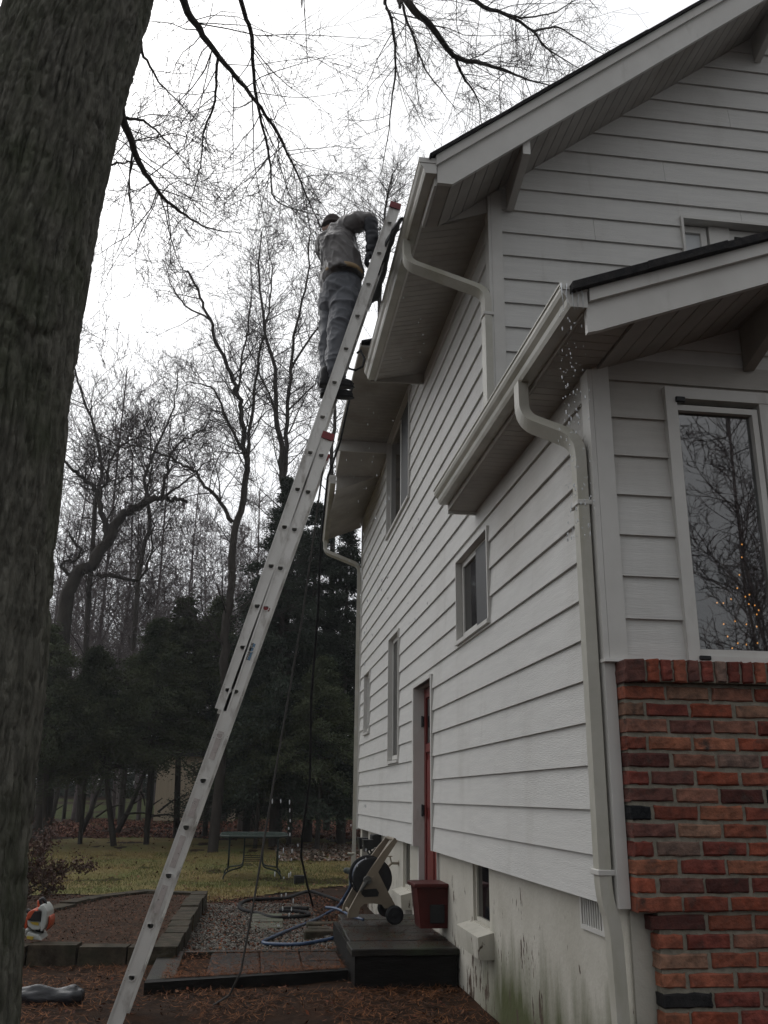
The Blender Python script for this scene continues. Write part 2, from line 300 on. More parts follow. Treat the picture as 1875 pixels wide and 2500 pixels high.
gravel = sheet('gravel_bed', steps((-.75, .95, .05)), steps((8.85, 14.0, .05)), m_gravelbase, .010, .008, 9, inside=lambda x, y: (x < .82+.05*np.sin(y*3)) & (x > -.45+(y-9)*.0) & (y < 13.4+.3*np.sin(x*4)))
# ================================================================== HOUSE
W = 1.58; Y1 = 3.99; Y2 = 5.80; YE = 14.15
house = tag(empty('house', (W, Y1, G)), 'white lapboard two-storey house with brick front and white painted foundation', 'house')
house_inv = Matrix.Translation((-W, -Y1, -G))
def hb(mb, name, mat, parent=None, smooth=False, label=None):
    o = mb.build(name, mat, None, smooth); p = parent or house
    o.parent = p; o.matrix_parent_inverse = house_inv.copy() if p is house else Matrix.Identity(4)
    if p is not house: o.matrix_parent_inverse = Matrix.Identity(4)
    if label: o['label'] = label
    return o
def lapwall(mb, axis, c, sg, z0, z1, ex, rng_, openings, tb=.021, tt=.004, joints=()):
    """rng_(z) -> (a0,a1); openings (a0,a1,z0,z1)"""
    k = 0; z = z0
    while z < z1-1e-4:
        zt = min(z+ex, z1); cuts = sorted({z, zt} | {q for o in openings for q in (o[2], o[3]) if z < q < zt})
        for zb, zc in zip(cuts[:-1], cuts[1:]):
            a0, a1 = rng_(zb); b0, b1 = rng_(zc); segs = [[a0, a1, b0, b1]]
            for (p0, p1, q0, q1) in openings:
                if q0 < zc-1e-5 and q1 > zb+1e-5:
                    ns = []
                    for s0, s1, t0, t1 in segs:
                        if p1 <= s0 or p0 >= s1: ns.append([s0, s1, t0, t1]); continue
                        if p0 > s0: ns.append([s0, p0, t0, p0])
                        if p1 < s1: ns.append([p1, s1, p1, t1])
                    segs = ns
            fb = tb+(tt-tb)*(zb-z)/ex; ft = tb+(tt-tb)*(zc-z)/ex
            for s0, s1, t0, t1 in segs:
                if s1-s0 < .005: continue
                cut = [s0]+[j+((k*37) % 5)*.62 for j in joints if s0+.3 < j+((k*37) % 5)*.62 < s1-.3][:1]+[s1]
                for i_ in range(len(cut)-1):
                    e0 = cut[i_]+(.0012 if i_ else 0); e1 = cut[i_+1]-(.0012 if i_ < len(cut)-2 else 0)
                    g0 = t0 if i_ == 0 else e0; g1 = t1 if i_ == len(cut)-2 else e1
                    o1, o2, bk = c+sg*fb, c+sg*ft, c-sg*.02
                    if axis == 'x': pts = [(bk, e0, zb), (o1, e0, zb), (o1, e1, zb), (bk, e1, zb), (bk, g0, zc), (o2, g0, zc), (o2, g1, zc), (bk, g1, zc)]
                    else: pts = [(e0, bk, zb), (e0, o1, zb), (e1, o1, zb), (e1, bk, zb), (g0, bk, zc), (g0, o2, zc), (g1, o2, zc), (g1, bk, zc)]
                    mb.hexa(pts)
        z = zt; k += 1
WIN = {'mid': (6.06, 7.09, 1.185, 1.855), 'slim': (10.2, 10.98, .395, 1.845), 'far': (12.9, 13.52, .875, 1.735), 'up': (9.5, 11.30, 3.22, 4.56)}
DOOR = (8.22, 9.16, -1.0, 1.045)
ops = list(WIN.values())+[DOOR]
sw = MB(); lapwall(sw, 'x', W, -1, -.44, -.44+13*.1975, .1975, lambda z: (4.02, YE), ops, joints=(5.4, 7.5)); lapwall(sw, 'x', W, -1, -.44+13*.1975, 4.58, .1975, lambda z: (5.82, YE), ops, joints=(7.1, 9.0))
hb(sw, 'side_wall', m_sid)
A = lambda x: 4.325+.787*(x-1.039); B = lambda x: max(4.10, 4.111+.79*(x-1.169))
A2 = lambda x: 2.216+.375*(x-1.364); B2 = lambda x: 1.99+.38*(x-1.42)
XR = 5.6
fw = MB(); UW = (3.11, 4.60, 3.45, 4.40)
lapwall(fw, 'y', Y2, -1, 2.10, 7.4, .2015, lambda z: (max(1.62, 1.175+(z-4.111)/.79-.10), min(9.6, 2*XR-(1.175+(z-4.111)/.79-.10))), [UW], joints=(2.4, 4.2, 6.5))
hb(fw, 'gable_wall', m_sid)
lw = MB(); BW = (1.95, 4.45, .60, 1.99)
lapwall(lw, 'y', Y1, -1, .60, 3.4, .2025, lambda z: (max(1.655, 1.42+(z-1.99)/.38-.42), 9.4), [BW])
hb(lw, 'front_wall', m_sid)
# corner boards
cb = MB(); cb.box((1.578, Y1-.028, .612), (1.665, Y1+.02, 2.10)); cb.box((1.552, Y1-.028, .612), (1.5765, Y1+.07, 2.06)); hb(cb, 'corner_board', m_trim)
cb = MB(); cb.box((1.575, Y2-.028, 2.1), (1.66, Y2+.02, 4.47)); cb.box((1.552, Y2-.028, 2.1), (1.5735, Y2+.075, 4.42)); hb(cb, 'corner_board', m_trim)
cb = MB(); cb.box((1.545, YE, -.46), (1.62, YE+.03, 4.42)); hb(cb, 'corner_board', m_trim)
cb = MB(); cb.box((1.552, Y1-.02, -.44), (1.603, Y1+.05, .606)); hb(cb, 'corner_board', m_trim)
cb = MB(); cb.box((1.545, Y1-.05, .596), (1.69, Y1+.01, .611)); hb(cb, 'corner_flashing', m_alu)
# foundation with openings cut for two little windows, far end wall, light-blocking core
FX = 1.62
def wallx(mb, x0, x1, ya, yb, za, zb, holes):
    ys = sorted({ya, yb} | {h[0] for h in holes} | {h[1] for h in holes})
    for p, q in zip(ys[:-1], ys[1:]):
        hs = [h for h in holes if h[0] <= p+1e-6 and h[1] >= q-1e-6]
        if not hs: mb.box((x0, p, za), (x1, q, zb)); continue
        h = hs[0]
        if h[2] > za: mb.box((x0, p, za), (x1, q, h[2]))
        if h[3] < zb: mb.box((x0, p, h[3]), (x1, q, zb))
fd = MB(); HB1 = (6.48, 6.96, -.84, -.455); HB2 = (9.76, 10.2, -.90, -.455); HV = (4.33, 4.61, -.575, -.455)
wallx(fd, FX, FX+.2, 4.02, 13.3, -2.0, -.43, [HB1, HB2, HV, (8.22, 9.16, -1.1, -.43)])
fd.box((1.61, 4.0, -2.0), (1.85, 4.019, -.45)); fd.box((1.585, 13.75, -2.0), (1.75, 13.95, -.43))
hb(fd, 'foundation', m_found)
core = MB(); core.box((1.84, 5.9, -2.0), (9.5, YE-.02, 4.3)); core.box((1.84, 4.1, -2), (9.5, 5.9, -.2)); core.box((4.9, 4.1, -.2), (9.5, 5.9, 2.2)); core.hexa([(2.0, 5.95, 4.3), (9.2, 5.95, 4.3), (9.2, YE-.02, 4.3), (2.0, YE-.02, 4.3), (XR-.1, 5.95, 7.0), (XR+.1, 5.95, 7.0), (XR+.1, YE-.02, 7.0), (XR-.1, YE-.02, 7.0)])
hb(core, 'light_block', M('light_block_dark', (.03, .03, .03), (.05, .045, .04), 4, .9))  # solid dark block added inside the house to keep light from passing through
# closing strip behind openings on the side wall
bk = MB(); wallx(bk, 1.70, 1.72, 4.1, 5.86, -2.0, 1.95, []); wallx(bk, 1.70, 1.72, 5.861, YE-.02, -2.0, 4.3, [HB1, HB2]); hb(bk, 'wall_sheathing', bpy.data.materials['light_block_dark'])
# ---- windows on the side wall
def side_window(w, name='window', bars=(), pane=None, depth=.105, face=1.548, sash=.045, label=None):
    y0, y1, z0, z1 = w; m = MB(); t = .022; xb = 1.699
    m.box((face, y0-.012, z0), (xb, y0+t-.012, z1)); m.box((face, y1-t+.012, z0), (xb, y1+.012, z1))
    m.box((face, y0+t-.012, z1-t), (xb, y1-t+.012, z1)); m.hexa([(face-.012, y0-.012, z0-.03), (xb, y0-.012, z0-.03), (xb, y1+.012, z0-.03), (face-.012, y1+.012, z0-.03), (face-.012, y0-.012, z0-.002), (xb, y0-.012, z0+.012), (xb, y1+.012, z0+.012), (face-.012, y1+.012, z0-.002)])
    fr = hb(m, name, m_trim, label=label)
    s = MB(); xs = 1.600; a, b = y0+t, y1-t; c, d = z0+.02, z1-t-.003
    s.box((xs, a, c), (xs+.035, a+sash, d)); s.box((xs, b-sash, c), (xs+.035, b, d)); s.box((xs, a+sash, c), (xs+.035, b-sash, c+sash)); s.box((xs, a+sash, d-sash), (xs+.035, b-sash, d))
    for yb in bars: s.box((xs-.006, yb-.03, c+sash), (xs+.033, yb+.03, d-sash))
    hb(s, 'sash', m_trim, fr)
    p = MB(); p.box((xs+.012, a+sash*.9, c+sash*.9), (xs+.016, b-sash*.9, d-sash*.9)); hb(p, 'pane', m_glassdark, fr)
    if pane: q = MB(); q.box((xs-.004, a+.02, c+.02), (xs-.001, (a+b)/2, d-.02)); hb(q, 'insect_screen', m_screen, fr)
    return fr
side_window(WIN['mid'], pane=True); side_window(WIN['slim']); side_window(WIN['far']); side_window(WIN['up'], bars=(10.35,), pane=True)
# basement windows with sill blocks
for (y0, y1, z0, z1) in (HB1, HB2):
    m = MB(); m.box((FX+.02, y0+.001, z0+.001), (FX+.07, y0+.03, z1-.001)); m.box((FX+.02, y1-.03, z0+.001), (FX+.07, y1-.001, z1-.001)); m.box((FX+.02, y0+.03, z0+.001), (FX+.07, y1-.03, z0+.03))
    fr = hb(m, 'basement_window', m_found); p = MB(); p.box((FX+.035, y0+.03, z0+.03), (FX+.04, y1-.03, z1-.001)); hb(p, 'pane', m_glassdark, fr)
    s = MB(); s.hexa([(FX-.10, y0-.10, z0-.17), (FX+.02, y0-.10, z0-.17), (FX+.02, y1+.08, z0-.17), (FX-.10, y1+.08, z0-.17), (FX-.11, y0-.10, z0-.035), (FX+.02, y0-.10, z0-.002), (FX+.02, y1+.08, z0-.002), (FX-.11, y1+.08, z0-.035)]); hb(s, 'sill', m_found, fr)
# vent grille
v = MB(); v.box((FX-.012, HV[0]-.02, HV[2]-.02), (FX+.01, HV[1]+.02, HV[2])); v.box((FX-.012, HV[0]-.02, HV[2]), (FX+.01, HV[0], HV[3])); v.box((FX-.012, HV[1], HV[2]), (FX+.01, HV[1]+.02, HV[3]))
vf = hb(v, 'vent_grille', m_trim)
v = MB()
for i in range(9): yy = HV[0]+.012+i*.031; v.box((FX-.006, yy, HV[2]), (FX+.006, yy+.012, HV[3]))
hb(v, 'bars', m_trim, vf)
v = MB(); v.box((FX+.04, HV[0], HV[2]), (FX+.05, HV[1], HV[3])); hb(v, 'vent_backing', m_black, vf)
# door
y0, y1, z0, z1 = DOOR
m = MB(); m.box((1.545, y1-.03, -.445), (1.70, y1+.06, z1+.03)); m.box((1.60, y1-.03, -1.0), (1.70, y1+.02, -.446)); m.box((1.548, y0-.02, -.44), (1.70, y0+.018, z1+.03)); m.box((1.60, y0, -1.0), (1.70, y0+.018, -.441)); m.box((1.545, y0+.018, z1), (1.70, y1-.03, z1+.03))
dr = hb(m, 'door_casing', m_trim)
d = MB(); d.box((1.675, y0+.02, -1.0), (1.698, y1-.032, z1-.002))
for (a, b) in ((-.85, -.2), (-.1, .35)):
    for (p, q) in ((y0+.12, y0+.42), (y0+.5, y1-.14)): d.box((1.662, p, a), (1.676, q, b), .006)
d.box((1.655, y0+.03, -1.0), (1.674, y0+.10, z1-.01)); d.box((1.655, y1-.11, -1.0), (1.674, y1-.034, z1-.01)); d.box((1.657, y0+.10, .42), (1.674, y1-.11, .50)); d.box((1.657, y0+.10, z1-.10), (1.674, y1-.11, z1-.01))
dd = hb(d, 'door', m_red, dr)
d = MB(); d.box((1.668, y0+.12, .51), (1.6745, y1-.13, z1-.12)); hb(d, 'pane', m_glassdark, dd)
for zz in (.72, -.12, -.8):
    d = MB(); d.box((1.63, y1-.058, zz-.05), (1.655, y1-.034, zz+.05), .004); d.tube([(1.632, y1-.045, zz-.055), (1.632, y1-.045, zz+.055)], .008, 8); hb(d, 'hinge', m_black, dd)
d = MB(); d.tube([(1.655, y0+.07, -.02), (1.61, y0+.07, -.02)], .01, 8); d.ell((1.595, y0+.07, -.02), (.02, .027, .027)); hb(d, 'handle', m_black, dd)
# brick front (every brick is modelled; colour is the clay's own)
pal = [(.19, .045, .028), (.23, .060, .035), (.16, .035, .025), (.27, .085, .048), (.20, .075, .050), (.13, .045, .035), (.25, .055, .030), (.16, .085, .065), (.22, .10, .065), (.018, .014, .014), (.085, .025, .02)]
pw = [5, 6, 5, 4, 4, 3, 5, 3.5, 1.8, .45, 1.6]
def brick(mb, x0, x1, z0, z1, yf, yb, col, soldier=False):
    nx, nz = (7, 5) if not soldier else (4, 7); r = .005
    jx = rng.uniform(-.0025, .0025, 2); x0 += jx[0]; x1 += jx[1]; z0 += rng.uniform(-.002, .002); z1 += rng.uniform(-.002, .002)
    u = np.linspace(0, 1, nx); w = np.linspace(0, 1, nz); sd_ = rng.integers(0, 1000); vs = []
    for j in range(nz):
        for i in range(nx):
            e = min(i, nx-1-i, j, nz-1-j)
            px = x0+(x1-x0)*u[i]; pz = z0+(z1-z0)*w[j]
            if i in (1, nx-2): px = (x0+.006) if i == 1 else (x1-.006)
            if j in (1, nz-2): pz = (z0+.006) if j == 1 else (z1-.006)
            py = yf-(0 if e == 0 else .007)+rng.uniform(-.0028, .0028)
            if e == 0: px += rng.uniform(-.003, .003); pz += rng.uniform(-.0036, .0036)
            vs.append((px, py, pz))
    n = len(vs); fs = [(j*nx+i, j*nx+i+1, (j+1)*nx+i+1, (j+1)*nx+i) for j in range(nz-1) for i in range(nx-1)]
    rim = [i for i in range(nx)]+[j*nx+nx-1 for j in range(1, nz)]+[(nz-1)*nx+i for i in range(nx-2, -1, -1)]+[j*nx for j in range(nz-2, 0, -1)]
    for a in rim: vs.append((vs[a][0], yb, vs[a][2]))
    for k in range(len(rim)): fs.append((rim[k], n+k, n+(k+1) % len(rim), rim[(k+1) % len(rim)]))
    v = rng.uniform(.8, 1.2); mb.cur = (col[0]*v*1.2, col[1]*v*1.5, col[2]*v*1.6); mb.add(vs, fs)
bm_ = MB(); C_ = .0726; LB = .2085; mt = .0165; YF = 3.905
zt = .485; k = 0; z = zt
while z > -1.75:
    zb = z-C_+mt*.95; low = z < -.44; xl = 1.606 if not low else 1.665+(.0 if z > -.5 else .026)+rng.uniform(-.004, .004)
    x = 1.606-(LB*.5 if k % 2 else 0); pend = None
    while x < 6.2:
        a, b = max(x, xl), x+LB-mt
        if pend is not None: a = pend; pend = None
        if 0 < b-a <= .07: pend = a
        elif b-a > .05:
            c = pal[rng.choice(len(pal), p=np.array(pw)/sum(pw))]
            if k == 7 and x < 1.7: c = (.012, .011, .012)
            brick(bm_, a, b, zb, z-.001, YF+(.012 if low else 0), YF+.08, c)
        x += LB
    z -= C_; k += 1
x = 1.60; k = 0
while x < 6.2:
    w_ = .108 if k == 0 else .0635; c = pal[rng.choice(9, p=np.array(pw[:9])/sum(pw[:9]))]
    brick(bm_, x, x+w_-.013, .503+rng.uniform(-.004, .002), .598, YF-.048, YF+.09, c, True); x += w_; k += 1
bo = hb(bm_, 'brick_front', m_brick)
mo = MB(); mo.box((1.612, YF+.004, -.44), (6.2, YF+.085, .50)); mo.box((1.70, YF+.017, -1.9), (6.2, YF+.085, -.441)); mo.box((1.607, YF-.038, .502), (6.2, YF+.085, .592)); hb(mo, 'mortar', m_mortar, bo)
# big front window
xa, xb, za, zb = BW; m = MB(); yf = Y1-.045
m.box((xa, yf, za), (xa+.058, Y1+.06, zb)); m.box((xa+.058, yf, zb-.06), (xb, Y1+.06, zb)); m.box((xa+.058, yf, za-.008), (xb, Y1+.06, za+.034)); m.box((xb-.06, yf, za+.034), (xb, Y1+.06, zb-.06))
m.box((2.452, yf+.004, za+.034), (2.50, Y1+.06, zb-.06)); m.box((3.42, yf+.004, za+.034), (3.47, Y1+.06, zb-.06))
bwf = hb(m, 'picture_window', m_trim)
def sash(x0, x1, z0, z1, w=.03):
    s = MB(); y = Y1-.03
    s.box((x0, y, z0), (x0+w*.45, Y1+.02, z1)); s.box((x1-w, y, z0), (x1, Y1+.02, z1)); s.box((x0+w*.45, y, z0), (x1-w, Y1+.02, z0+.032)); s.box((x0+w*.45, y, z1-w), (x1-w, Y1+.02, z1)); return hb(s, 'sash', m_trim, bwf)
mg = bpy.data.materials.new('window_glass'); mg.use_nodes = True; t = mg.node_tree; t.nodes.clear()
o_ = t.nodes.new('ShaderNodeOutputMaterial'); g1 = t.nodes.new('ShaderNodeBsdfGlossy'); g1.inputs['Roughness'].default_value = .012; g2 = t.nodes.new('ShaderNodeBsdfTransparent'); g2.inputs[0].default_value = (.55, .57, .58, 1)
fz = t.nodes.new('ShaderNodeFresnel'); fz.inputs[0].default_value = 2.9; mx = t.nodes.new('ShaderNodeMixShader'); tc_ = t.nodes.new('ShaderNodeTexCoord'); nn = t.nodes.new('ShaderNodeTexNoise'); nn.inputs['Scale'].default_value = 2.2
bb = t.nodes.new('ShaderNodeBump'); bb.inputs['Strength'].default_value = .03; bb.inputs['Distance'].default_value = .02
t.links.new(tc_.outputs['Object'], nn.inputs['Vector']); t.links.new(nn.outputs[0], bb.inputs['Height']); t.links.new(bb.outputs[0], g1.inputs['Normal'])
gf = t.nodes.new('ShaderNodeNewGeometry'); iv = t.nodes.new('ShaderNodeMath'); iv.operation = 'SUBTRACT'; iv.inputs[0].default_value = 1; t.links.new(gf.outputs['Backfacing'], iv.inputs[1]); ml = t.nodes.new('ShaderNodeMath'); ml.operation = 'MULTIPLY'; t.links.new(fz.outputs[0], ml.inputs[0]); t.links.new(iv.outputs[0], ml.inputs[1]); t.links.new(ml.outputs[0], mx.inputs[0]); t.links.new(g2.outputs[0], mx.inputs[1]); t.links.new(g1.outputs[0], mx.inputs[2]); t.links.new(mx.outputs[0], o_.inputs[0])
for (x0, x1) in ((2.003, 2.443), (2.505, 3.415), (3.475, 4.385)):
    sash(x0, x1, za+.036, 1.90); p = MB(); p.box((x0+.01, Y1+.0, za+.06), (x1-.02, Y1+.004, 1.88)); hb(p, 'pane', mg, bwf)
d = MB(); d.box((2.0, yf-.012, 1.905), (2.05, yf+.004, 1.935), .004); hb(d, 'latch', m_black, bwf)
d = MB(); d.box((2.0, yf-.012, .615), (2.055, yf+.004, .635), .004); hb(d, 'latch', m_black, bwf)
# crinkled plastic sheet and curtain behind the glass
ys = np.linspace(0, 1, 60); zs = np.linspace(0, 1, 46); X, Z = np.meshgrid(2.0+ys*2.4, .62+zs*.55); P = np.stack([X.ravel(), np.zeros(X.size), Z.ravel()], 1)
q = P.copy(); q[:, 0] = q[:, 0]*1.0-q[:, 2]*.6; P[:, 1] = Y1+.095+.035*np.abs(vnoise(q, 13, 3))+.025*np.abs(vnoise(q, 31, 4))
i = (np.arange(59)[None, :]+np.arange(45)[:, None]*60).ravel(); film = arr_mesh('plastic_film', P, np.stack([i, i+1, i+61, i+60], 1), M('plastic_film', (.012, .014, .016), (.05, .052, .055), 8, .3, spec=.7), smooth=False); film.parent = bwf
# upper gable windows
xa, xb, za, zb = UW; m = MB(); yf = Y2-.04
m.box((xa, yf, za), (xa+.02, Y2+.08, zb)); m.box((xa+.02, yf, zb-.02), (xb, Y2+.08, zb)); m.box((xb-.02, yf, za), (xb, Y2+.08, zb-.02)); m.box((3.375, Y2+.035, za), (3.55, Y2+.08, zb-.02)); m.box((4.3, Y2+.035, za), (4.4, Y2+.08, zb-.02))
gw = hb(m, 'gable_window', m_trim)
m_shade = M('window_blind', (.55, .57, .58), (.62, .64, .65), 2, .6)
for (x0, x1, mt_) in ((3.135, 3.36, m_shade), (3.56, 4.28, m_glassdark)):
    s = MB(); s.box((x0, Y2+.05, za), (x0+.035, Y2+.08, zb-.03)); s.box((x1-.05, Y2+.05, za), (x1, Y2+.08, zb-.03)); s.box((x0+.035, Y2+.05, zb-.085), (x1-.05, Y2+.08, zb-.03)); hb(s, 'sash', m_trim, gw)
    s = MB(); s.box((x0+.03, Y2+.072, za), (x1-.045, Y2+.076, zb-.08)); hb(s, 'pane', mt_, gw)
# ---- roofs
YN, YF2 = 5.255, 14.95
def slab(mb, x0, x1, y0, y1, f, th): mb.hexa([(x0, y0, f(x0)-th), (x1, y0, f(x1)-th), (x1, y1, f(x1)-th), (x0, y1, f(x0)-th), (x0, y0, f(x0)), (x1, y0, f(x1)), (x1, y1, f(x1)), (x0, y1, f(x0))])
Am = lambda x: A(2*XR-x)
rf = MB()
n = 22
for i in range(n):                     # shingle courses, each a little proud of the next
    a = 1.0+(XR-1.0)*i/n; b = 1.0+(XR-1.0)*(i+1)/n
    for (p, q, ff) in ((a, b, A), (2*XR-b, 2*XR-a, Am)):
        for (yy0, yy1) in (((YN-.03, 8.63) if i < 4 else (YN-.03, YF2), ) if i >= 4 else ((YN-.03, 8.63), (12.05, YF2))):
            j = random.uniform(0, .012); slab(rf, p, q+.03, yy0-j, yy1+j, (lambda x, g=ff, aa=p: g(x)+.006), .028)
rfo = hb(rf, 'main_roof', m_shing)
rf = MB()
for i in range(12):
    a = 1.29+(XR-1.29)*i/12; b = 1.29+(XR-1.29)*(i+1)/12; j = random.uniform(0, .02)
    slab(rf, a, b+.04, 3.40-j, 6.47 if i == 0 and False else (5.79), (lambda x: A2(x)+.004), .040)
slab(rf, 1.29, 1.565, 5.79, 6.46, (lambda x: A2(x)+.004), .036)
A2m = lambda x: A2(2*XR-x); slab(rf, XR, 9.9, 3.42, 5.79, (lambda x: A2m(x)), .04); hb(rf, 'lower_roof', m_shing)
dm = MB(); dm.hexa([(.90, 8.62, 4.605), (4.6, 8.62, 5.6), (4.6, 12.06, 5.6), (.90, 12.06, 4.605), (.90, 8.62, 4.63), (4.6, 8.62, 5.66), (4.6, 12.06, 5.66), (.90, 12.06, 4.63)]); hb(dm, 'dormer_roof', m_shing)
dm = MB(); dm.prism([(1.0, 8.63, 4.45), (4.5, 8.63, 5.55), (4.5, 8.63, 6.9), (1.03, 8.63, 4.3)][::1], (0, .02, 0)) if False else None
# rake boards
def rake(x0, x1, y, th, top, bot, name='rake_board', mirror=False):
    m = MB(); n_ = [(x0, y, bot(x0)), (x1, y, bot(x1)), (x1, y, top(x1)), (x0, y, top(x0))]
    if mirror: n_ = [(2*XR-p[0], p[1], p[2]) for p in n_]
    m.prism(n_, (0, th, 0)); return m
m = MB(); m.prism([(1.061, 5.27, 4.10), (1.169, 5.27, 4.10), (XR, 5.27, B(XR)), (XR, 5.27, A(XR)-.10), (1.061, 5.27, A(1.061)-.10)], (0, .03, 0)); m.prism([(2*XR-1.061, 5.27, 4.10), (2*XR-1.169, 5.27, 4.10), (XR, 5.27, B(XR)), (XR, 5.27, A(XR)-.10), (2*XR-1.061, 5.27, A(1.061)-.10)], (0, .03, 0)); rb = hb(m, 'rake_board', m_trim)
m = MB(); m.prism([(1.05, 5.245, A(1.05)-.105), (XR, 5.245, A(XR)-.105), (XR, 5.245, A(XR)-.024), (1.05, 5.245, A(1.05)-.024)], (0, .05, 0)); m.prism([(2*XR-1.05, 5.245, A(1.05)-.105), (XR, 5.245, A(XR)-.105), (XR, 5.245, A(XR)-.024), (2*XR-1.05, 5.245, A(1.05)-.024)], (0, .05, 0)); hb(m, 'rake_trim', m_trim)
m = MB(); m.prism([(1.368, 3.45, 1.975), (1.42, 3.45, 1.99), (XR, 3.45, B2(XR)), (XR, 3.45, A2(XR)-.095), (1.368, 3.45, A2(1.368)-.095)], (0, .03, 0)); m.prism([(XR, 3.45, B2(XR)), (2*XR-1.4, 3.45, 1.99), (2*XR-1.4, 3.45, A2(1.4)-.095), (XR, 3.45, A2(XR)-.095)], (0, .03, 0)); hb(m, 'rake_board', m_trim)
m = MB(); m.prism([(1.378, 3.425, A2(1.378)-.10), (XR, 3.425, A2(XR)-.10), (XR, 3.425, A2(XR)-.038), (1.378, 3.425, A2(1.378)-.038)], (0, .05, 0)); hb(m, 'rake_trim', m_trim)
# soffits: narrow boards running out from the wall
def soff_eave(x0, x1, y0, y1, f, w=.088, name='soffit', x0f=None):
    m = MB(); y = y0
    while y < y1-.01:
        e = min(y+w-.005, y1); xs = [x0, x1] if x0f is None else [x0, x0f, x1]
        for a, b in zip(xs[:-1], xs[1:]): m.hexa([(a, y, f(a)), (b, y, f(b)), (b, e, f(b)), (a, e, f(a)), (a, y, f(a)+.012), (b, y, f(b)+.012), (b, e, f(b)+.012), (a, e, f(a)+.012)])
        y += w
    slab(m, x0, x1, y0, y1, (lambda x: f(x)+.022), .009); return hb(m, name, m_soff)
def soff_gable(x0, x1, y0, y1, f, w=.11):
    m = MB(); x = x0
    while x < x1-.01:
        e = min(x+w-.006, x1); m.hexa([(x, y0, f(x)), (e, y0, f(e)), (e, y1, f(e)), (x, y1, f(x)), (x, y0, f(x)+.012), (e, y0, f(e)+.012), (e, y1, f(e)+.012), (x, y1, f(x)+.012)]); x += w
    slab(m, x0, x1, y0, y1, (lambda x: f(x)+.022), .009); return hb(m, 'soffit', m_soff)
Bs = lambda x: B(x)+.002
Us = lambda x: 4.172+.23*(x-1.05)
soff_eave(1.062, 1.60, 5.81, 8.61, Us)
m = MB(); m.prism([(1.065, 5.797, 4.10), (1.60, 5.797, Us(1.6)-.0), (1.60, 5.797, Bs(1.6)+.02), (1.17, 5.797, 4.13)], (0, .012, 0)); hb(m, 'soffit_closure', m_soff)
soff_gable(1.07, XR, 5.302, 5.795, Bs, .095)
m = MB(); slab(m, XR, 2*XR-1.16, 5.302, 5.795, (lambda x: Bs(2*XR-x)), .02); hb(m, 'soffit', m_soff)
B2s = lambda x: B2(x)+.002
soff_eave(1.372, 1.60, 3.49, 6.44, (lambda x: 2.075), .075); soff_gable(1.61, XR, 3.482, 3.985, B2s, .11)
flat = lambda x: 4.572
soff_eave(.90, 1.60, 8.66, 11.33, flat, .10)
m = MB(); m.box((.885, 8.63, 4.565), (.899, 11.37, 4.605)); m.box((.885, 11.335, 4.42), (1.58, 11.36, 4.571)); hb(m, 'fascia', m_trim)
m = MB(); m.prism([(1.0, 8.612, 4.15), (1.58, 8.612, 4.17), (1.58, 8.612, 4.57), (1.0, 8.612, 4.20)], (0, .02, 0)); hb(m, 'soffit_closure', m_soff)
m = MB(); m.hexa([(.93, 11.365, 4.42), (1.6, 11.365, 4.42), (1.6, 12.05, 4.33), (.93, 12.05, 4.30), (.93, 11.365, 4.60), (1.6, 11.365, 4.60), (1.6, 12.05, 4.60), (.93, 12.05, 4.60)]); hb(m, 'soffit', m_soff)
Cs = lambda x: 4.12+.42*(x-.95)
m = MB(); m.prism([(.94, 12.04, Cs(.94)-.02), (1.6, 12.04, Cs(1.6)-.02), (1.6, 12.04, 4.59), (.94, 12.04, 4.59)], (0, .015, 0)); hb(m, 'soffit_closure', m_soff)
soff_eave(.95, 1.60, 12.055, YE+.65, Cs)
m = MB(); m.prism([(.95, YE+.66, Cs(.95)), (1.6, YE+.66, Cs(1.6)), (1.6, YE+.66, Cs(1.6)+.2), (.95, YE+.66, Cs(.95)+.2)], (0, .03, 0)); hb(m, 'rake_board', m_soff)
# fascia boards behind the gutters
m = MB(); m.box((1.045, 5.302, 4.096), (1.066, 5.80, 4.1545)); m.box((1.045, 5.302, 4.155), (1.061, 8.61, 4.285)); hb(m, 'fascia', m_trim)
m = MB(); m.hexa([(1.360, 3.482, 2.077), (1.371, 3.482, 2.077), (1.371, 6.45, 2.077), (1.360, 6.45, 2.077), (1.358, 3.482, 2.20), (1.371, 3.482, 2.20), (1.371, 6.45, 2.26), (1.360, 6.45, 2.26)]); hb(m, 'fascia', m_soff)
m = MB(); m.prism([(1.358, 6.442, 2.055), (1.6, 6.442, 2.055), (1.6, 6.442, 2.27), (1.358, 6.442, 2.19)], (0, .02, 0)); hb(m, 'rake_board', m_trim)
# braces under the rakes
def brace(x, y0, y1, zt0, z0, z1, mat=m_trim, w=.055):
    m = MB(); m.prism([(x, y0, z0), (x, y1, z1), (x, y1, zt0), (x, y0, zt0)], (w, 0, 0)); hb(m, 'brace', mat)
brace(1.70, 5.301, 5.775, B(1.73)+.02, 4.445, 4.30); brace(3.93, 5.301, 5.775, B(3.95)+.02, B(3.95)-.12, B(3.95)-.28); brace(2.40, 3.481, 3.965, B2(2.42)+.02, B2(2.42)-.10, B2(2.42)-.25, m_soff)
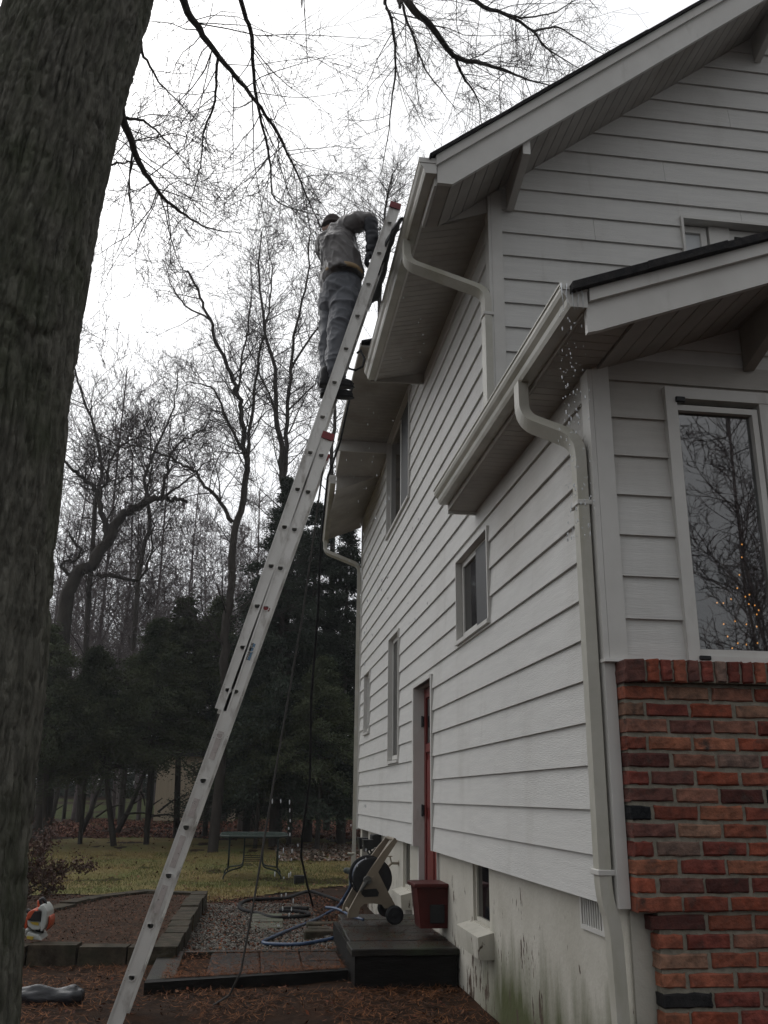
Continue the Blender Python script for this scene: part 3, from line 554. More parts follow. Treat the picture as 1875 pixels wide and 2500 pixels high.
# gutters
KP = [(.122, -.002), (.122, -.112), (.046, -.112), (.036, -.092), (.030, -.070), (.012, -.048), (.004, -.030), (.004, -.012), (-.002, -.008), (-.002, .0), (.012, .002), (.014, -.012), (.110, -.014), (.112, -.002)]
def gutter(x0, y0, z0, x1, y1, z1, label=None):
    m = MB(); a = [(x0+p[0], y0, z0+p[1]) for p in KP]; b = [(x1+p[0], y1, z1+p[1]) for p in KP]; n = len(KP)
    m.add(a+b, [tuple(range(n)), tuple(range(n, 2*n))[::-1]]+[(i, (i+1) % n, n+(i+1) % n, n+i) for i in range(n)])
    o = hb(m, 'gutter', m_gut, label=label)
    c = MB(); cp = [(.124, .012), (.124, -.114), (.045, -.114), (.034, -.092), (.028, -.068), (.010, -.046), (.002, -.030), (-.004, .012)]
    c.prism([(x0+p[0], y0-.004, z0+p[1]) for p in cp], (0, .003, 0)); c.box((x0-.006, y0-.009, z0-.032), (x0+.126, y0-.004, z0-.024)); hb(c, 'end_cap', m_trim, o); return o
gutter(.930, 5.26, 4.276, .930, 8.60, 4.276, 'gutter of the main eave by the ladder top')
gutter(1.247, 3.44, 2.205, 1.247, 6.45, 2.235, 'gutter of the lower roof, spilling at its near corner')
gutter(.812, 12.05, 4.31, .925, 14.8, 4.19, 'short gutter at the far end of the house')
# downspouts
SQ = [(1, .62), (.7, .62), (.55, .55), (.2, .62), (-.2, .62), (-.55, .55), (-.7, .62), (-1, .62), (-1, -.62), (-.7, -.62), (-.2, -.62), (.2, -.62), (.7, -.62), (1, -.62)]
def bez(P, n=6):
    P = [np.array(p, float) for p in P]; o = [P[0]]
    for i in range(1, len(P)-1):
        a = P[i]+(P[i-1]-P[i])*min(.5, .09/np.linalg.norm(P[i-1]-P[i])); b = P[i]+(P[i+1]-P[i])*min(.5, .09/np.linalg.norm(P[i+1]-P[i]))
        for k in range(n+1): t_ = k/n; o.append((1-t_)**2*a+2*t_*(1-t_)*P[i]+t_*t_*b)
    o.append(P[-1]); return o
def spout(P, straps, r=.043, label=None):
    m = MB(); pts = bez(P); m.tube(pts, r, len(SQ), sq=SQ, up=(0, 1, 0)); o = hb(m, 'downspout', m_spout, label=label)
    for (x, y, z) in straps: s = MB(); s.box((x-.036, y-.049, z-.012), (x+.045, y+.049, z+.012), .003); s.box((x-.03, y+.049, z-.011), (x+.045, y+.075, z+.011)); hb(s, 'strap', m_trim, o)
    return o
spout([(.975, 6.12, 4.17), (.975, 6.05, 3.93), (1.528, 5.80, 3.58), (1.528, 5.80, 2.15)], [(1.528, 5.80, 3.39)], label='downspout from the main eave')
spout([(1.305, 4.28, 2.11), (1.305, 4.28, 1.90), (1.515, 4.045, 1.70), (1.515, 4.045, -.40), (1.545, 4.035, -.50), (1.568, 4.03, -1.6)], [(1.515, 4.045, 1.37), (1.515, 4.045, -.30)], label='downspout at the near corner of the house')
spout([(.985, 14.6, 4.06), (.985, 14.6, 3.88), (1.53, 14.35, 3.60), (1.53, 14.30, -1.3)], [], label='downspout at the far corner')
# flood lamp, tap
fl = MB(); fl.box((1.50, 11.9, -.60), (1.61, 12.15, -.45), .01); fo = hb(fl, 'flood_lamp', m_black)
for yy in (11.75, 12.3):
    f = MB(); f.hexa([(1.38, yy-.10, -.64), (1.50, yy-.07, -.60), (1.50, yy+.07, -.60), (1.38, yy+.10, -.64), (1.36, yy-.10, -.50), (1.49, yy-.07, -.50), (1.49, yy+.07, -.50), (1.36, yy+.10, -.50)]); f.tube([(1.46, yy, -.62), (1.5, yy*.5+6.01, -.7), (1.56, 12.03, -.62)], .012, 6); hb(f, 'lamp_head', m_black, fo)
m_brass = M('old_brass', (.22, .19, .15), (.30, .26, .2), 8, .5, metal=.5)
f = MB(); f.tube([(1.62, 10.5, -.69), (1.54, 10.5, -.69), (1.49, 10.5, -.73)], .014, 8); f.tube([(1.54, 10.5, -.69), (1.52, 10.5, -.62)], .008, 6); f.lathe([(.001, 0), (.035, .002), (.035, .01), (.001, .012)], (1.515, 10.5, -.625), 12); f.lathe([(.03, 0), (.03, .006)], (1.615, 10.5, -.69), 12, 'x'); hb(f, 'tap', m_brass)
f = MB(); f.tube([(1.49, 10.5, -.73), (1.44, 10.45, -.80), (1.41, 10.1, -.95), (1.40, 9.9, -1.1), (1.42, 9.7, -1.2)], .012, 8); hb(f, 'tap_hose', m_blackm)
# ================================================================== THINGS
def atz(x, y, z):
    d = F+RT*(x-937.5)/FPX+UP*(1250-y)/FPX; return d*(z/d[2])
def ong(x, y, dz=0.0):
    p = atz(x, y, G)
    for _ in range(6): p = atz(x, y, ghf(p[0], p[1])+dz)
    return p
def thing(name, loc, label, cat, group=None):
    o = empty(name, tuple(float(c) for c in loc)); tag(o, label, cat, group); return o
def rootof(o):
    v = Vector((0, 0, 0))
    return Vector(o.location) if o.parent is None else None
def pt(mb, name, mat, parent, smooth=False, label=None):
    o = mb.build(name, mat, None, smooth); att(o, parent, label); return o
def att(o, parent, label=None):
    o.parent = parent
    o.matrix_parent_inverse = Matrix.Translation(-Vector(parent.location)) if parent.parent is None and parent.type == 'EMPTY' else Matrix.Identity(4)
    if label: o['label'] = label
def recenter(o):                       # move a single-mesh thing's origin to its base
    me = o.data; n = len(me.vertices); co = np.empty(n*3, np.float32); me.vertices.foreach_get('co', co); co = co.reshape(-1, 3)
    c = np.array([co[:, 0].mean(), co[:, 1].mean(), co[:, 2].min()], np.float32); me.vertices.foreach_set('co', (co-c).ravel()); me.update(); o.location = tuple(map(float, c)); return o
# ---- extension ladder
m_sticker = M('sticker', (.42, .37, .35), (.52, .48, .46), 30, .6, c3=(.2, .17, .16), s3=60, t3=(.6, .66))
m_ink = M('ink', (.02, .02, .02)); m_blueink = M('blue_ink', (.12, .22, .33))
lad = thing('extension_ladder', (-.80, 6.55, G), 'long aluminium extension ladder with red end caps leaning on the house eave', 'ladder')
def ladsec(a, b, n, top, bot, yo, nm):
    a = np.array(a); b = np.array(b); d = (b-a)/np.linalg.norm(b-a); nn = np.array([-d[2], 0, d[0]]); hw = .041; s = np.linalg.norm(b-a)/(n-1)
    o = None
    for side, y in ((0, yo), (1, yo+.43)):
        m = MB(); out = -1 if side == 0 else 1
        def P(k, w, yy): q = a+d*k+nn*w; return (q[0], yy, q[2])
        th = .003
        for yy in (y, y-out*th):       # web, both skins, with a D-shaped hole at every rung
            lo = bot; cells = []
            for i in range(n): cells.append(i*s)
            e = lo
            for c in cells:
                m.quad(P(e, -hw, yy), P(e, hw, yy), P(c-.03, hw, yy), P(c-.03, -hw, yy))
                R = []; Hh = []
                for q in range(16):
                    an = 2*math.pi*q/16; cx, cy = math.cos(an), math.sin(an); mxx = max(abs(cx)/hw, abs(cy)/.03); R.append(P(c+cy/mxx, cx/mxx, yy))
                    h = a+d*c; hx, hz = .0205*cx, min(.0215*cy, .010); Hh.append((h[0]-hx, yy, h[2]+hz))
                for q in range(16): q2 = (q+1) % 16; m.quad(R[q], R[q2], Hh[q2], Hh[q])
                e = c+.03
            m.quad(P(e, -hw, yy), P(e, hw, yy), P(top, hw, yy), P(top, -hw, yy))
        for w in (-hw, hw):            # flanges
            sg = 1 if w > 0 else -1
            p = [P(bot, w, y+out*.006), P(bot, w+sg*.004, y+out*.006), P(bot, w+sg*.004, y-out*.026), P(bot, w, y-out*.026)]
            q = [P(top, w, y+out*.006), P(top, w+sg*.004, y+out*.006), P(top, w+sg*.004, y-out*.026), P(top, w, y-out*.026)]; m.hexa(p+q)
            w2 = w-sg*.006; p = [P(bot, w, y+out*.006), P(bot, w2, y+out*.006), P(bot, w2, y+out*.002), P(bot, w, y+out*.002)]
            q = [P(top, w, y+out*.006), P(top, w2, y+out*.006), P(top, w2, y+out*.002), P(top, w, y+out*.002)]; m.hexa(p+q)
        r_ = pt(m, 'rail', m_alu, lad)
        if side == 0: o = r_
        c = MB(); c.hexa([P(top-.02, -hw-.007, y-.014), P(top-.02, hw+.007, y-.014), P(top-.02, hw+.007, y+.03), P(top-.02, -hw-.007, y+.03), P(top+.035, -hw-.002, y-.014), P(top+.035, hw+.007, y-.014), P(top+.035, hw+.007, y+.03), P(top+.035, -hw-.002, y+.03)]); pt(c, 'rail_cap', m_capred, r_)
    for i in range(n):
        h = a+d*(i*s); m = MB(); ps = []
        D = lambda f: [(h[0]-f*.0235*math.cos(2*math.pi*q/16), min(f*.0245*math.sin(2*math.pi*q/16), .0125*f)) for q in range(16)]
        A_, B_ = D(1.0), D(.80); y0, y1 = yo-.007, yo+.437; V = []
        for (prof, yy) in ((A_, y0), (B_, y0), (B_, y0+.12)): V += [(p[0], yy, h[2]+p[1]) for p in prof]
        for (prof, yy) in ((A_, y1), (B_, y1), (B_, y1-.12)): V += [(p[0], yy, h[2]+p[1]) for p in prof]
        f = []
        for q in range(16):
            r = (q+1) % 16
            f += [(q, r, 16+r, 16+q), (16+q, 16+r, 32+r, 32+q), (48+q, 64+q, 64+r, 48+r), (64+q, 80+q, 80+r, 64+r), (q, 48+q, 48+r, r)]
        f += [tuple(range(32, 48)), tuple(range(80, 96))]; m.add(V, f); pt(m, 'rung', m_alu, lad)
    return a, d, nn, o
ba, bd, bn, brail = ladsec((-.6815, 0, -1.0749), (.3771, 0, 2.4261), 13, 3.6576+.155, -.36, 6.345, 'base')
fa, fd_, fn, frail = ladsec((-.2027, 0, .6845), (.8735, 0, 4.4948), 14, 3.959+.17, -.14, 6.345, 'fly')
def onrail(a, d, n, k, w, y=6.3385): q = a+d*k+n*w; return np.array([q[0], y, q[2]])
def patch(a, d, n, k0, k1, w0, w1, mat, nm, par, th=.0015):
    m = MB(); p = [onrail(a, d, n, k, w, y) for y in (6.3435, 6.3435-th) for (k, w) in ((k0, w0), (k0, w1), (k1, w1), (k1, w0))]; m.hexa(p); return pt(m, nm, mat, par)
for (k0, k1) in ((.98, 1.10), (.66, .86), (1.36, 1.55), (.38, .55), (1.0, 1.0)):
    if k1 > k0: patch(ba, bd, bn, k0-.0, k1, -.022, .016, m_sticker, 'sticker', brail)
patch(ba, bd, bn, 2.42, 2.445, -.03, .03, m_capred, 'sticker', brail)
patch(ba, bd, bn, 2.055, 2.175, -.02, -.002, m_blueink, 'sticker', brail, .001)
tx = bpy.data.curves.new('brand_lettering', 'FONT'); tx.body = 'WERNER'; tx.size = .032; tx.extrude = .0006; tx.align_x = 'CENTER'; tx.align_y = 'CENTER'
txo = bpy.data.objects.new('lettering', tx); COL.objects.link(txo); p = onrail(ba, bd, bn, 2.115, .004, 6.3425)
xa_ = Vector(tuple(bd)); ya_ = Vector(tuple(bn)); za_ = xa_.cross(ya_)
if za_.y > 0: ya_ = -ya_; za_ = xa_.cross(ya_)
mw = Matrix(((xa_.x, ya_.x, za_.x, p[0]), (xa_.y, ya_.y, za_.y, p[1]), (xa_.z, ya_.z, za_.z, p[2]), (0, 0, 0, 1)))
dg = bpy.context.evaluated_depsgraph_get(); tme = bpy.data.meshes.new_from_object(txo.evaluated_get(dg)); bpy.data.objects.remove(txo); tme.transform(mw); tme.materials.clear(); tme.materials.append(m_ink)
lo_ = bpy.data.objects.new('lettering', tme); COL.objects.link(lo_); lo_.parent = brail
for (a, d, n, k) in ((fa, fd_, fn, 4.02-.35), (ba, bd, bn, -.25)):
    pass
# ladder rope
m_rope = M('rope', (.03, .03, .028), (.06, .055, .05), 40, .8)
rp = MB(); P_ = [at(796, 1090, 6.55), at(739, 1500, 6.6), at(680, 1840, 6.6), at(655, 1990, 6.6), at(620, 2200, 6.6), at(588, 2372, 6.62), at(560, 2430, 6.7), at(520, 2475, 6.9)]
P_[-1][2] = ghf(P_[-1][0], P_[-1][1])+.015
rp.tube(P_, .007, 6); ro = rp.build('rope', m_rope); recenter(ro); tag(ro, 'thin dark rope hanging from the ladder down to the mulch', 'rope')
# ---- the man on the ladder
m_rain = M('rain_jacket', (.062, .056, .056), (.115, .104, .102), 5, .36, .5, 20, (1, 1, .5), spec=.5, c3=(.06, .052, .05), s3=9, t3=(.5, .65))
m_jean = M('wet_trousers', (.062, .068, .082), (.11, .115, .13), 3.0, .55, .4, 16, (1, 1, .5))
m_boot = M('boot_rubber', (.008, .008, .010), (.014, .014, .016), 9, .5, spec=.25)
m_skin = M('skin', (.28, .16, .11), (.34, .20, .14), 9, .5)
m_cap = M('knit_cap', (.035, .026, .024), (.06, .045, .04), 40, .9, .4, 90)
m_glove = M('dark_glove', (.010, .012, .018), (.022, .024, .032), 14, .6, .3, 40)
m_belt = M('tan_belt', (.24, .16, .075), (.32, .22, .11), 12, .6)
man = thing('person', (.46, 6.57, 3.04), 'person in grey rain jacket and trousers high on the ladder, hands at the gutter', 'person')
def caps(mb, P, Rr, n=14):
    mb.tube(P, Rr, n)
    for p, r in ((P[0], Rr[0]), (P[-1], Rr[-1])): mb.ell(p, (r, r, r), 12, 7)
Q = at
b = MB()                               # body: head, neck, trunk, arms, hands, legs
hd = Q(811, 557, 6.86)
b.ell(hd, (.078, .098, .115)); b.ell(hd+np.array([.02, .085, -.01]), (.018, .024, .02)); b.ell(hd+np.array([.078, .0, -.01]), (.014, .022, .032)); b.ell(hd+np.array([-.078, .0, -.01]), (.014, .022, .032)); b.ell(hd+np.array([.01, .05, -.075]), (.045, .05, .04))
caps(b, [hd-np.array([0, .01, .06]), Q(824, 580, 6.78)], [.058, .062]); caps(b, [Q(826, 585, 6.76), Q(822, 640, 6.70), Q(834, 700, 6.64)], [.12, .13, .135])
caps(b, [Q(852, 552, 6.66), Q(905, 538, 6.53)], [.055, .042]); caps(b, [Q(905, 538, 6.53), Q(907, 610, 6.53)], [.042, .03]); caps(b, [Q(793, 590, 6.85), Q(788, 625, 6.98), Q(832, 615, 7.10)], [.055, .045, .035])
for (h_, k_, a_) in ((Q(846, 728, 6.56), Q(826, 838, 6.47), Q(814, 928, 6.49)), (Q(818, 728, 6.72), Q(808, 845, 6.69), Q(806, 945, 6.68))): caps(b, [h_, k_, a_], [.085, .06, .042])
body = remesh(b, 'body', m_skin, None, .016, 4); att(body, man)
j = MB()
caps(j, [Q(834, 572, 6.72), Q(826, 605, 6.68), Q(832, 640, 6.64)], [.120, .162, .168], 18); j.tube([Q(832, 640, 6.64), Q(837, 668, 6.62), Q(838, 680, 6.61)], [.168, .170, .168], 18)
j.ell(Q(814, 682, 6.64), (.125, .13, .13)); j.ell(Q(806, 700, 6.65), (.085, .11, .09)); j.ell(Q(800, 598, 6.80), (.095, .10, .11)); j.ell(Q(846, 558, 6.66), (.10, .10, .09))
caps(j, [Q(842, 556, 6.66), Q(874, 543, 6.58), Q(900, 537, 6.53)], [.095, .082, .070]); j.ell(Q(902, 538, 6.53), (.066, .06, .062))
caps(j, [Q(798, 588, 6.84), Q(790, 622, 6.95)], [.075, .065]); caps(j, [Q(822, 565, 6.77), Q(815, 573, 6.80)], [.07, .075])
def wrj(co):
    q = co.copy(); q2 = q @ np.array([[.8, 0, .6], [0, 1, 0], [-.6, 0, .8]]).T; q2[:, 2] *= .22
    return .024*(1-np.abs(vnoise(q2, 11, 5)))**4+.010*(1-np.abs(vnoise(q2, 26, 6)))**4+.006*vnoise(q, 7, 9)-.012
jk = remesh(j, 'jacket', m_rain, None, .0095, 5, wrj); att(jk, man)
fa_ = MB(); caps(fa_, [Q(904, 540, 6.52), Q(909, 575, 6.52), Q(906, 605, 6.52)], [.062, .055, .047]); fa_.ell(Q(905, 612, 6.52), (.046, .045, .03))
fo_ = remesh(fa_, 'gauntlet', m_glove, None, .009, 3, lambda c: .006*vnoise(c*np.array([1, 1, 2.]), 22, 2)); att(fo_, man)
tr = MB()
tr.ell(Q(836, 716, 6.62), (.165, .155, .15)); tr.ell(Q(838, 698, 6.62), (.160, .15, .12)); tr.ell(Q(808, 738, 6.66), (.10, .12, .13)); tr.ell(Q(838, 745, 6.56), (.125, .12, .12))
caps(tr, [Q(846, 728, 6.56), Q(838, 780, 6.52), Q(826, 838, 6.47), Q(822, 880, 6.47), Q(816, 925, 6.49)], [.112, .112, .088, .082, .072], 16)
caps(tr, [Q(815, 730, 6.74), Q(808, 780, 6.71), Q(804, 845, 6.69), Q(803, 890, 6.69), Q(802, 940, 6.69)], [.105, .10, .080, .078, .070], 16)
def wrt(co):
    q = co.copy(); q2 = q @ np.array([[.9, 0, -.45], [0, 1, 0], [.45, 0, .9]]).T; q2[:, 0] *= .5
    low = np.clip((3.75-co[:, 2])/.6, 0, 1); q3 = co.copy(); q3[:, 2] *= 2.2
    return .020*(1-np.abs(vnoise(q2, 8, 15)))**4+.009*(1-np.abs(vnoise(q2, 20, 16)))**4+low*.014*(1-np.abs(vnoise(q3, 10, 3)))**3-.010
tro = remesh(tr, 'trousers', m_jean, None, .0095, 5, wrt); att(tro, man)
bl = MB(); c0 = Q(838, 684, 6.615); ring = [c0+np.array([.156*math.cos(t_), .146*math.sin(t_), .045+.035*math.sin(t_+2.2)-.04*math.cos(t_)*.6]) for t_ in np.linspace(0, 2*math.pi, 33)]
bl.tube(ring, .022, 8, cap=False, up=(0, 0, 1), sq=[(.9, .35), (.5, .55), (-.5, .55), (-.9, .35), (-.9, -.35), (-.5, -.55), (.5, -.55), (.9, -.35)]); bo_ = pt(bl, 'belt', m_belt, man, True)
for (h0, h1, y) in ((778, 858, 6.47), (781, 857, 6.67)):
    zz = 3.045+.045; bt = MB(); xh, xt = (.345, .625) if y < 6.5 else (.365, .645)
    caps(bt, [(xh+.045, y, zz+.005), (xh+.14, y, zz+.008), (xt-.045, y+.01, zz-.004)], [.046, .047, .040]); caps(bt, [(xh+.055, y, zz+.01), (xh+.06, y, zz+.085)], [.048, .050])
    s_ = MB(); bt.box((xh+.005, y-.042, 3.050), (xh+.09, y+.042, 3.075)); bt.ell((xt-.09, y+.005, 3.062), (.10, .048, .014)); bt.ell((xh+.13, y, 3.066), (.09, .04, .014))
    o = remesh(bt, 'boot', m_boot, None, .0075, 3); att(o, man)
cp = MB(); cp.ell(hd+np.array([0, 0, .028]), (.088, .108, .098), 20, 12); cp.tube([hd+np.array([.088*math.cos(t_), .108*math.sin(t_), .008]) for t_ in np.linspace(0, 2*math.pi, 25)], .011, 8, cap=False)
co_ = remesh(cp, 'knit_cap', m_cap, None, .008, 3); att(co_, man)
def hand(w, dirf, nrm, side, parent, nm='gloved_hand'):
    m = MB(); w = np.array(w, float); f = np.array(dirf, float); f /= np.linalg.norm(f); n_ = np.array(nrm, float); n_ -= f*(n_@f); n_ /= np.linalg.norm(n_); s = np.cross(f, n_)*side
    m.tube([w-f*.02, w+f*.03, w+f*.085], [.030, .036, .038], 12, sq=[(math.cos(a)*.55, math.sin(a)) for a in np.linspace(0, 2*math.pi, 13)[:-1]])
    m.ell(w+f*.045, (.03, .03, .03)); 
    for i, (L_, o_) in enumerate(((.070, -.028), (.080, -.009), (.075, .010), (.060, .028))):
        b0 = w+f*.08+s*o_; k1 = b0+f*L_*.42-n_*.008; k2 = k1+f*L_*.20-n_*L_*.32; k3 = k2-f*L_*.12-n_*L_*.30
        m.tube([b0, k1, k2, k3], [.0115, .0108, .010, .0085], 8); m.ell(k3, (.0085,)*3, 8, 5)
    t0 = w+f*.02-s*.030; t1 = t0+f*.03-s*.022-n_*.015; t2 = t1+f*.03-n_*.022; m.tube([t0, t1, t2], [.014, .0125, .010], 8); m.ell(t2, (.010,)*3, 8, 5)
    o = remesh(m, nm, m_glove, None, .0048, 2); att(o, parent); return o
hand(Q(905, 614, 6.52), (-.35, .1, -.9), (-.8, -.3, .1), 1, man); hand(Q(836, 613, 7.10), (.9, .15, -.1), (0, 0, 1), -1, man)
# dark sheet / bag on the gutter edge beside the ladder
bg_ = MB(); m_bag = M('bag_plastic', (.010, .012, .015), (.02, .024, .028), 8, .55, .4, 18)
pts_ = [(.955, 6.72, 4.50), (.90, 6.75, 4.66), (.80, 6.8, 4.60), (.80, 6.9, 4.40)]
xs_ = np.linspace(0, 1, 26); ys_ = np.linspace(0, 1, 14); V = []
for v_ in ys_:
    for u_ in xs_:
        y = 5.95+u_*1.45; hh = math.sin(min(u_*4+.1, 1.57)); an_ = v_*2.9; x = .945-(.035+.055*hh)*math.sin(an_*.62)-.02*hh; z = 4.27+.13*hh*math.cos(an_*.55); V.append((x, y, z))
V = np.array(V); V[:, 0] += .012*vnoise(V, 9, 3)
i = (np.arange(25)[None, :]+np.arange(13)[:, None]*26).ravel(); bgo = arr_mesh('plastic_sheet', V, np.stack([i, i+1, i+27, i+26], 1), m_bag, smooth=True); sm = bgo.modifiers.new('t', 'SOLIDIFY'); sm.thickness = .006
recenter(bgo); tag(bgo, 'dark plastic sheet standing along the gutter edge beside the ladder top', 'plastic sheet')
# hose from the eave, loop under the gutter
hz_ = MB(); hp = [at(868, 842, 8.3), at(852, 865, 8.3), at(846, 885, 8.3), at(852, 900, 8.3), at(868, 904, 8.3), at(885, 895, 8.35), at(890, 876, 8.4), at(880, 855, 8.45), at(872, 862, 8.5)]
hz_.tube(hp, .012, 8); lo2 = hz_.build('hose_loop', m_blackm); recenter(lo2); tag(lo2, 'loop of black hose hanging off the eave gutter', 'hose')
hz_ = MB(); hp = [at(862, 935, 8.8), at(830, 1080, 8.9), at(800, 1165, 8.9), at(783, 1330, 9.2), at(776, 1500, 9.6), at(760, 1700, 10.3), at(757, 1900, 11.0), at(738, 2040, 11.6), at(735, 2090, 11.9), at(750, 2160, 12.4)]; hp += [ong(764, 2213, .02), ong(768, 2222, .02)]
hz_.tube(hp, [.011]*4+[.014]*8, 8)
o = hz_.build('hose', m_blackm); recenter(o); tag(o, 'black hose running from the eave down to the gravel', 'hose')
k2 = .2411; zq = lambda u, v: (480+u*k2, 1980+v*k2)
def smooth_path(P, n=6):
    P = [np.array(p, float) for p in P]; o = []
    for i in range(len(P)-1):
        p0, p1, p2, p3 = P[max(i-1, 0)], P[i], P[i+1], P[min(i+2, len(P)-1)]
        for k in range(n): t_ = k/n; o.append(.5*((2*p1)+(-p0+p2)*t_+(2*p0-5*p1+4*p2-p3)*t_*t_+(-p0+3*p1-3*p2+p3)*t_**3))
    return o+[P[-1]]
m_bhose = M('blue_hose', (.022, .05, .11), (.04, .075, .15), 12, .35)
def hose(pts, r, mat, name, label, dz=.02):
    m = MB(); m.tube(smooth_path([ong(*zq(*p), dz) if len(p) == 2 else p for p in pts]), r, 8); o = m.build(name, mat, None, True); recenter(o); tag(o, label, 'hose'); return o
hose([(1500, 930), (1250, 840), (1120, 815), (900, 880), (740, 892), (520, 903), (432, 950), (470, 1000), (620, 1040), (780, 1080), (950, 1078), (1110, 1062), (1130, 1035), (1000, 1015), (860, 1010), (870, 995), (1000, 985), (1130, 990)], .024, m_blackm, 'hose', 'black hose lying in a loose coil on the gravel', .045)
hose([tuple(at(*zq(1580, 640), 9.2)), tuple(at(*zq(1560, 760), 9.3)), tuple(at(*zq(1500, 870), 9.6)), tuple(at(*zq(1430, 970), 9.9)), (1330, 1030), (1200, 1100), (900, 1220), (740, 1290), (670, 1325), (740, 1345), (1000, 1350), (1200, 1325), (1390, 1285)], .016, m_bhose, 'hose', 'blue garden hose trailing from the reel over the pavers', .045)
hose([tuple(at(*zq(1310, 975), 9.9)), tuple(at(*zq(1400, 985), 9.7)), tuple(at(*zq(1480, 1015), 9.5)), tuple(at(*zq(1560, 1060), 9.2)), tuple(at(*zq(1690, 1100), 8.9))], .013, m_bhose, 'hose', 'short length of blue hose lying across the timber by the reel')
# ---- red box on the wall by the door
rb_ = MB(); y = 7.72
rb_.hexa([(1.395, 7.88, -1.01), (1.619, 7.88, -1.01), (1.619, 8.14, -1.01), (1.395, 8.14, -1.01), (1.36, 7.85, -.70), (1.619, 7.85, -.70), (1.619, 8.16, -.70), (1.36, 8.16, -.70)])
rbt = thing('wall_box', (1.5, 8.0, -1.01), 'dark red box with an overhanging lid mounted beside the red door', 'box'); pt(rb_, 'box', m_redbox, rbt)
l_ = MB(); l_.box((1.335, 7.82, -.70), (1.619, 8.19, -.67), .006); pt(l_, 'lid', m_redbox, rbt); l_ = MB(); l_.box((1.47, 7.855, -.97), (1.59, 7.87, -.83), .004); pt(l_, 'dark_plate', m_black, rbt)  # plain black plate low on the near face
# ---- timber step and paved platform
st = thing('timber_step', (1.2, 8.4, G), 'dark weathered timber step with wet boards under the red door', 'step')
ztop = -1.09
for i in range(5):
    m = MB(); y0_ = 7.42+i*.42; dx = random.uniform(-.01, .01); m.box((.79+.02*i+dx, y0_, ztop-.05), (1.612, y0_+.405, ztop+random.uniform(-.004, .004)), .006); pt(m, 'plank', m_wood, st)
m = MB(); m.box((.82, 7.45, -1.7), (1.60, 7.50, ztop-.051)); m.box((.82, 7.50, -1.7), (.87, 9.4, ztop-.051)); pt(m, 'riser', m_wooddk, st)
m = MB(); m.box((.87, 7.5, -1.7), (1.6, 9.35, ztop-.06)); pt(m, 'infill', m_wooddk, st)
st = thing('paved_platform', (.05, 8.2, G), 'low platform of dark boards and slate slabs littered with pine straw', 'platform')
m_slate = M('slate', (.020, .021, .021), (.045, .047, .047), 5, .28, .4, 30, c3=(.03, .03, .028), s3=2.5, t3=(.5, .7))
zp = -1.285
m = MB(); m.hexa([(-.70, 7.36, -1.6), (.80, 7.76, -1.6), (.80, 7.86, -1.6), (-.70, 7.48, -1.6), (-.70, 7.36, zp), (.80, 7.76, zp), (.80, 7.86, zp), (-.70, 7.48, zp)]); pt(m, 'front_board', m_wooddk, st)
m = MB(); m.hexa([(-.70, 7.485, -1.6), (-.50, 7.53, -1.6), (-.52, 8.75, -1.6), (-.72, 8.75, -1.6), (-.70, 7.485, zp), (-.50, 7.53, zp), (-.52, 8.75, zp), (-.72, 8.75, zp)]); pt(m, 'side_board', m_wood, st)
m = MB(); m.box((-.5, 8.76, -1.6), (.8, 8.84, zp-.01)); pt(m, 'back_board', m_wood, st)
for (a0, a1, b0, b1) in ((-.28, .12, 7.68, 8.2), (-.28, .12, 8.215, 8.73), (.135, .46, 7.78, 8.38), (.135, .46, 8.395, 8.73), (.475, .79, 7.88, 8.3), (.475, .79, 8.315, 8.73)):
    m = MB(); dz = random.uniform(-.008, .004); m.box((a0, b0, zp-.09), (a1, b1, zp-.012+dz), .006); pt(m, 'slab', m_slate, st)
m = MB(); m.hexa([(-.50, 7.55, -1.6), (.79, 7.88, -1.6), (.79, 8.76, -1.6), (-.5, 8.76, -1.6), (-.50, 7.55, zp-.06), (.79, 7.88, zp-.06), (.79, 8.76, zp-.06), (-.5, 8.76, zp-.06)]); pt(m, 'fill', m_mulch, st)
# pavers leading to the lawn
m_paver = M('mossy_paver', (.045, .043, .028), (.085, .08, .056), 8, .75, .5, 50, c3=(.05, .065, .03), s3=4, t3=(.45, .65))
names = ['nearest', 'second', 'third', 'fourth']
for i, yy in enumerate((9.05, 9.82, 10.6, 11.4)):
    m = MB(); x0_ = .02+i*.015
    for a_ in range(3): m.box((x0_, yy+a_*.235, -.03), (x0_+.36, yy+a_*.235+.225, .03+random.uniform(-.004, .004)), .008)
    for vi in range(len(m.v)): v_ = m.v[vi]; m.v[vi] = (v_[0], v_[1], v_[2]+G+.02)
    o = m.build('paver', m_paver); recenter(o); tag(o, '%s mossy paver of the strip crossing the gravel, counted from the platform' % names[i], 'paver', 'pavers crossing the gravel')
# timbers left of the reel
for i, (x0_, x1_, y0_, y1_, zz, lb) in enumerate(((.56, .98, 9.55, 9.72, -1.24, 'front mossy timber of the low edging left of the hose reel'), (.62, 1.0, 9.9, 10.08, -1.26, 'middle mossy timber of the low edging left of the hose reel'), (.64, 1.02, 10.5, 10.7, -1.29, 'back mossy timber of the low edging left of the hose reel'))):
    m = MB(); m.box((x0_, y0_, -1.55), (x1_, y1_, zz), .01); o = m.build('edging_timber', m_timber); recenter(o); tag(o, lb, 'timber', 'timbers by the hose reel')
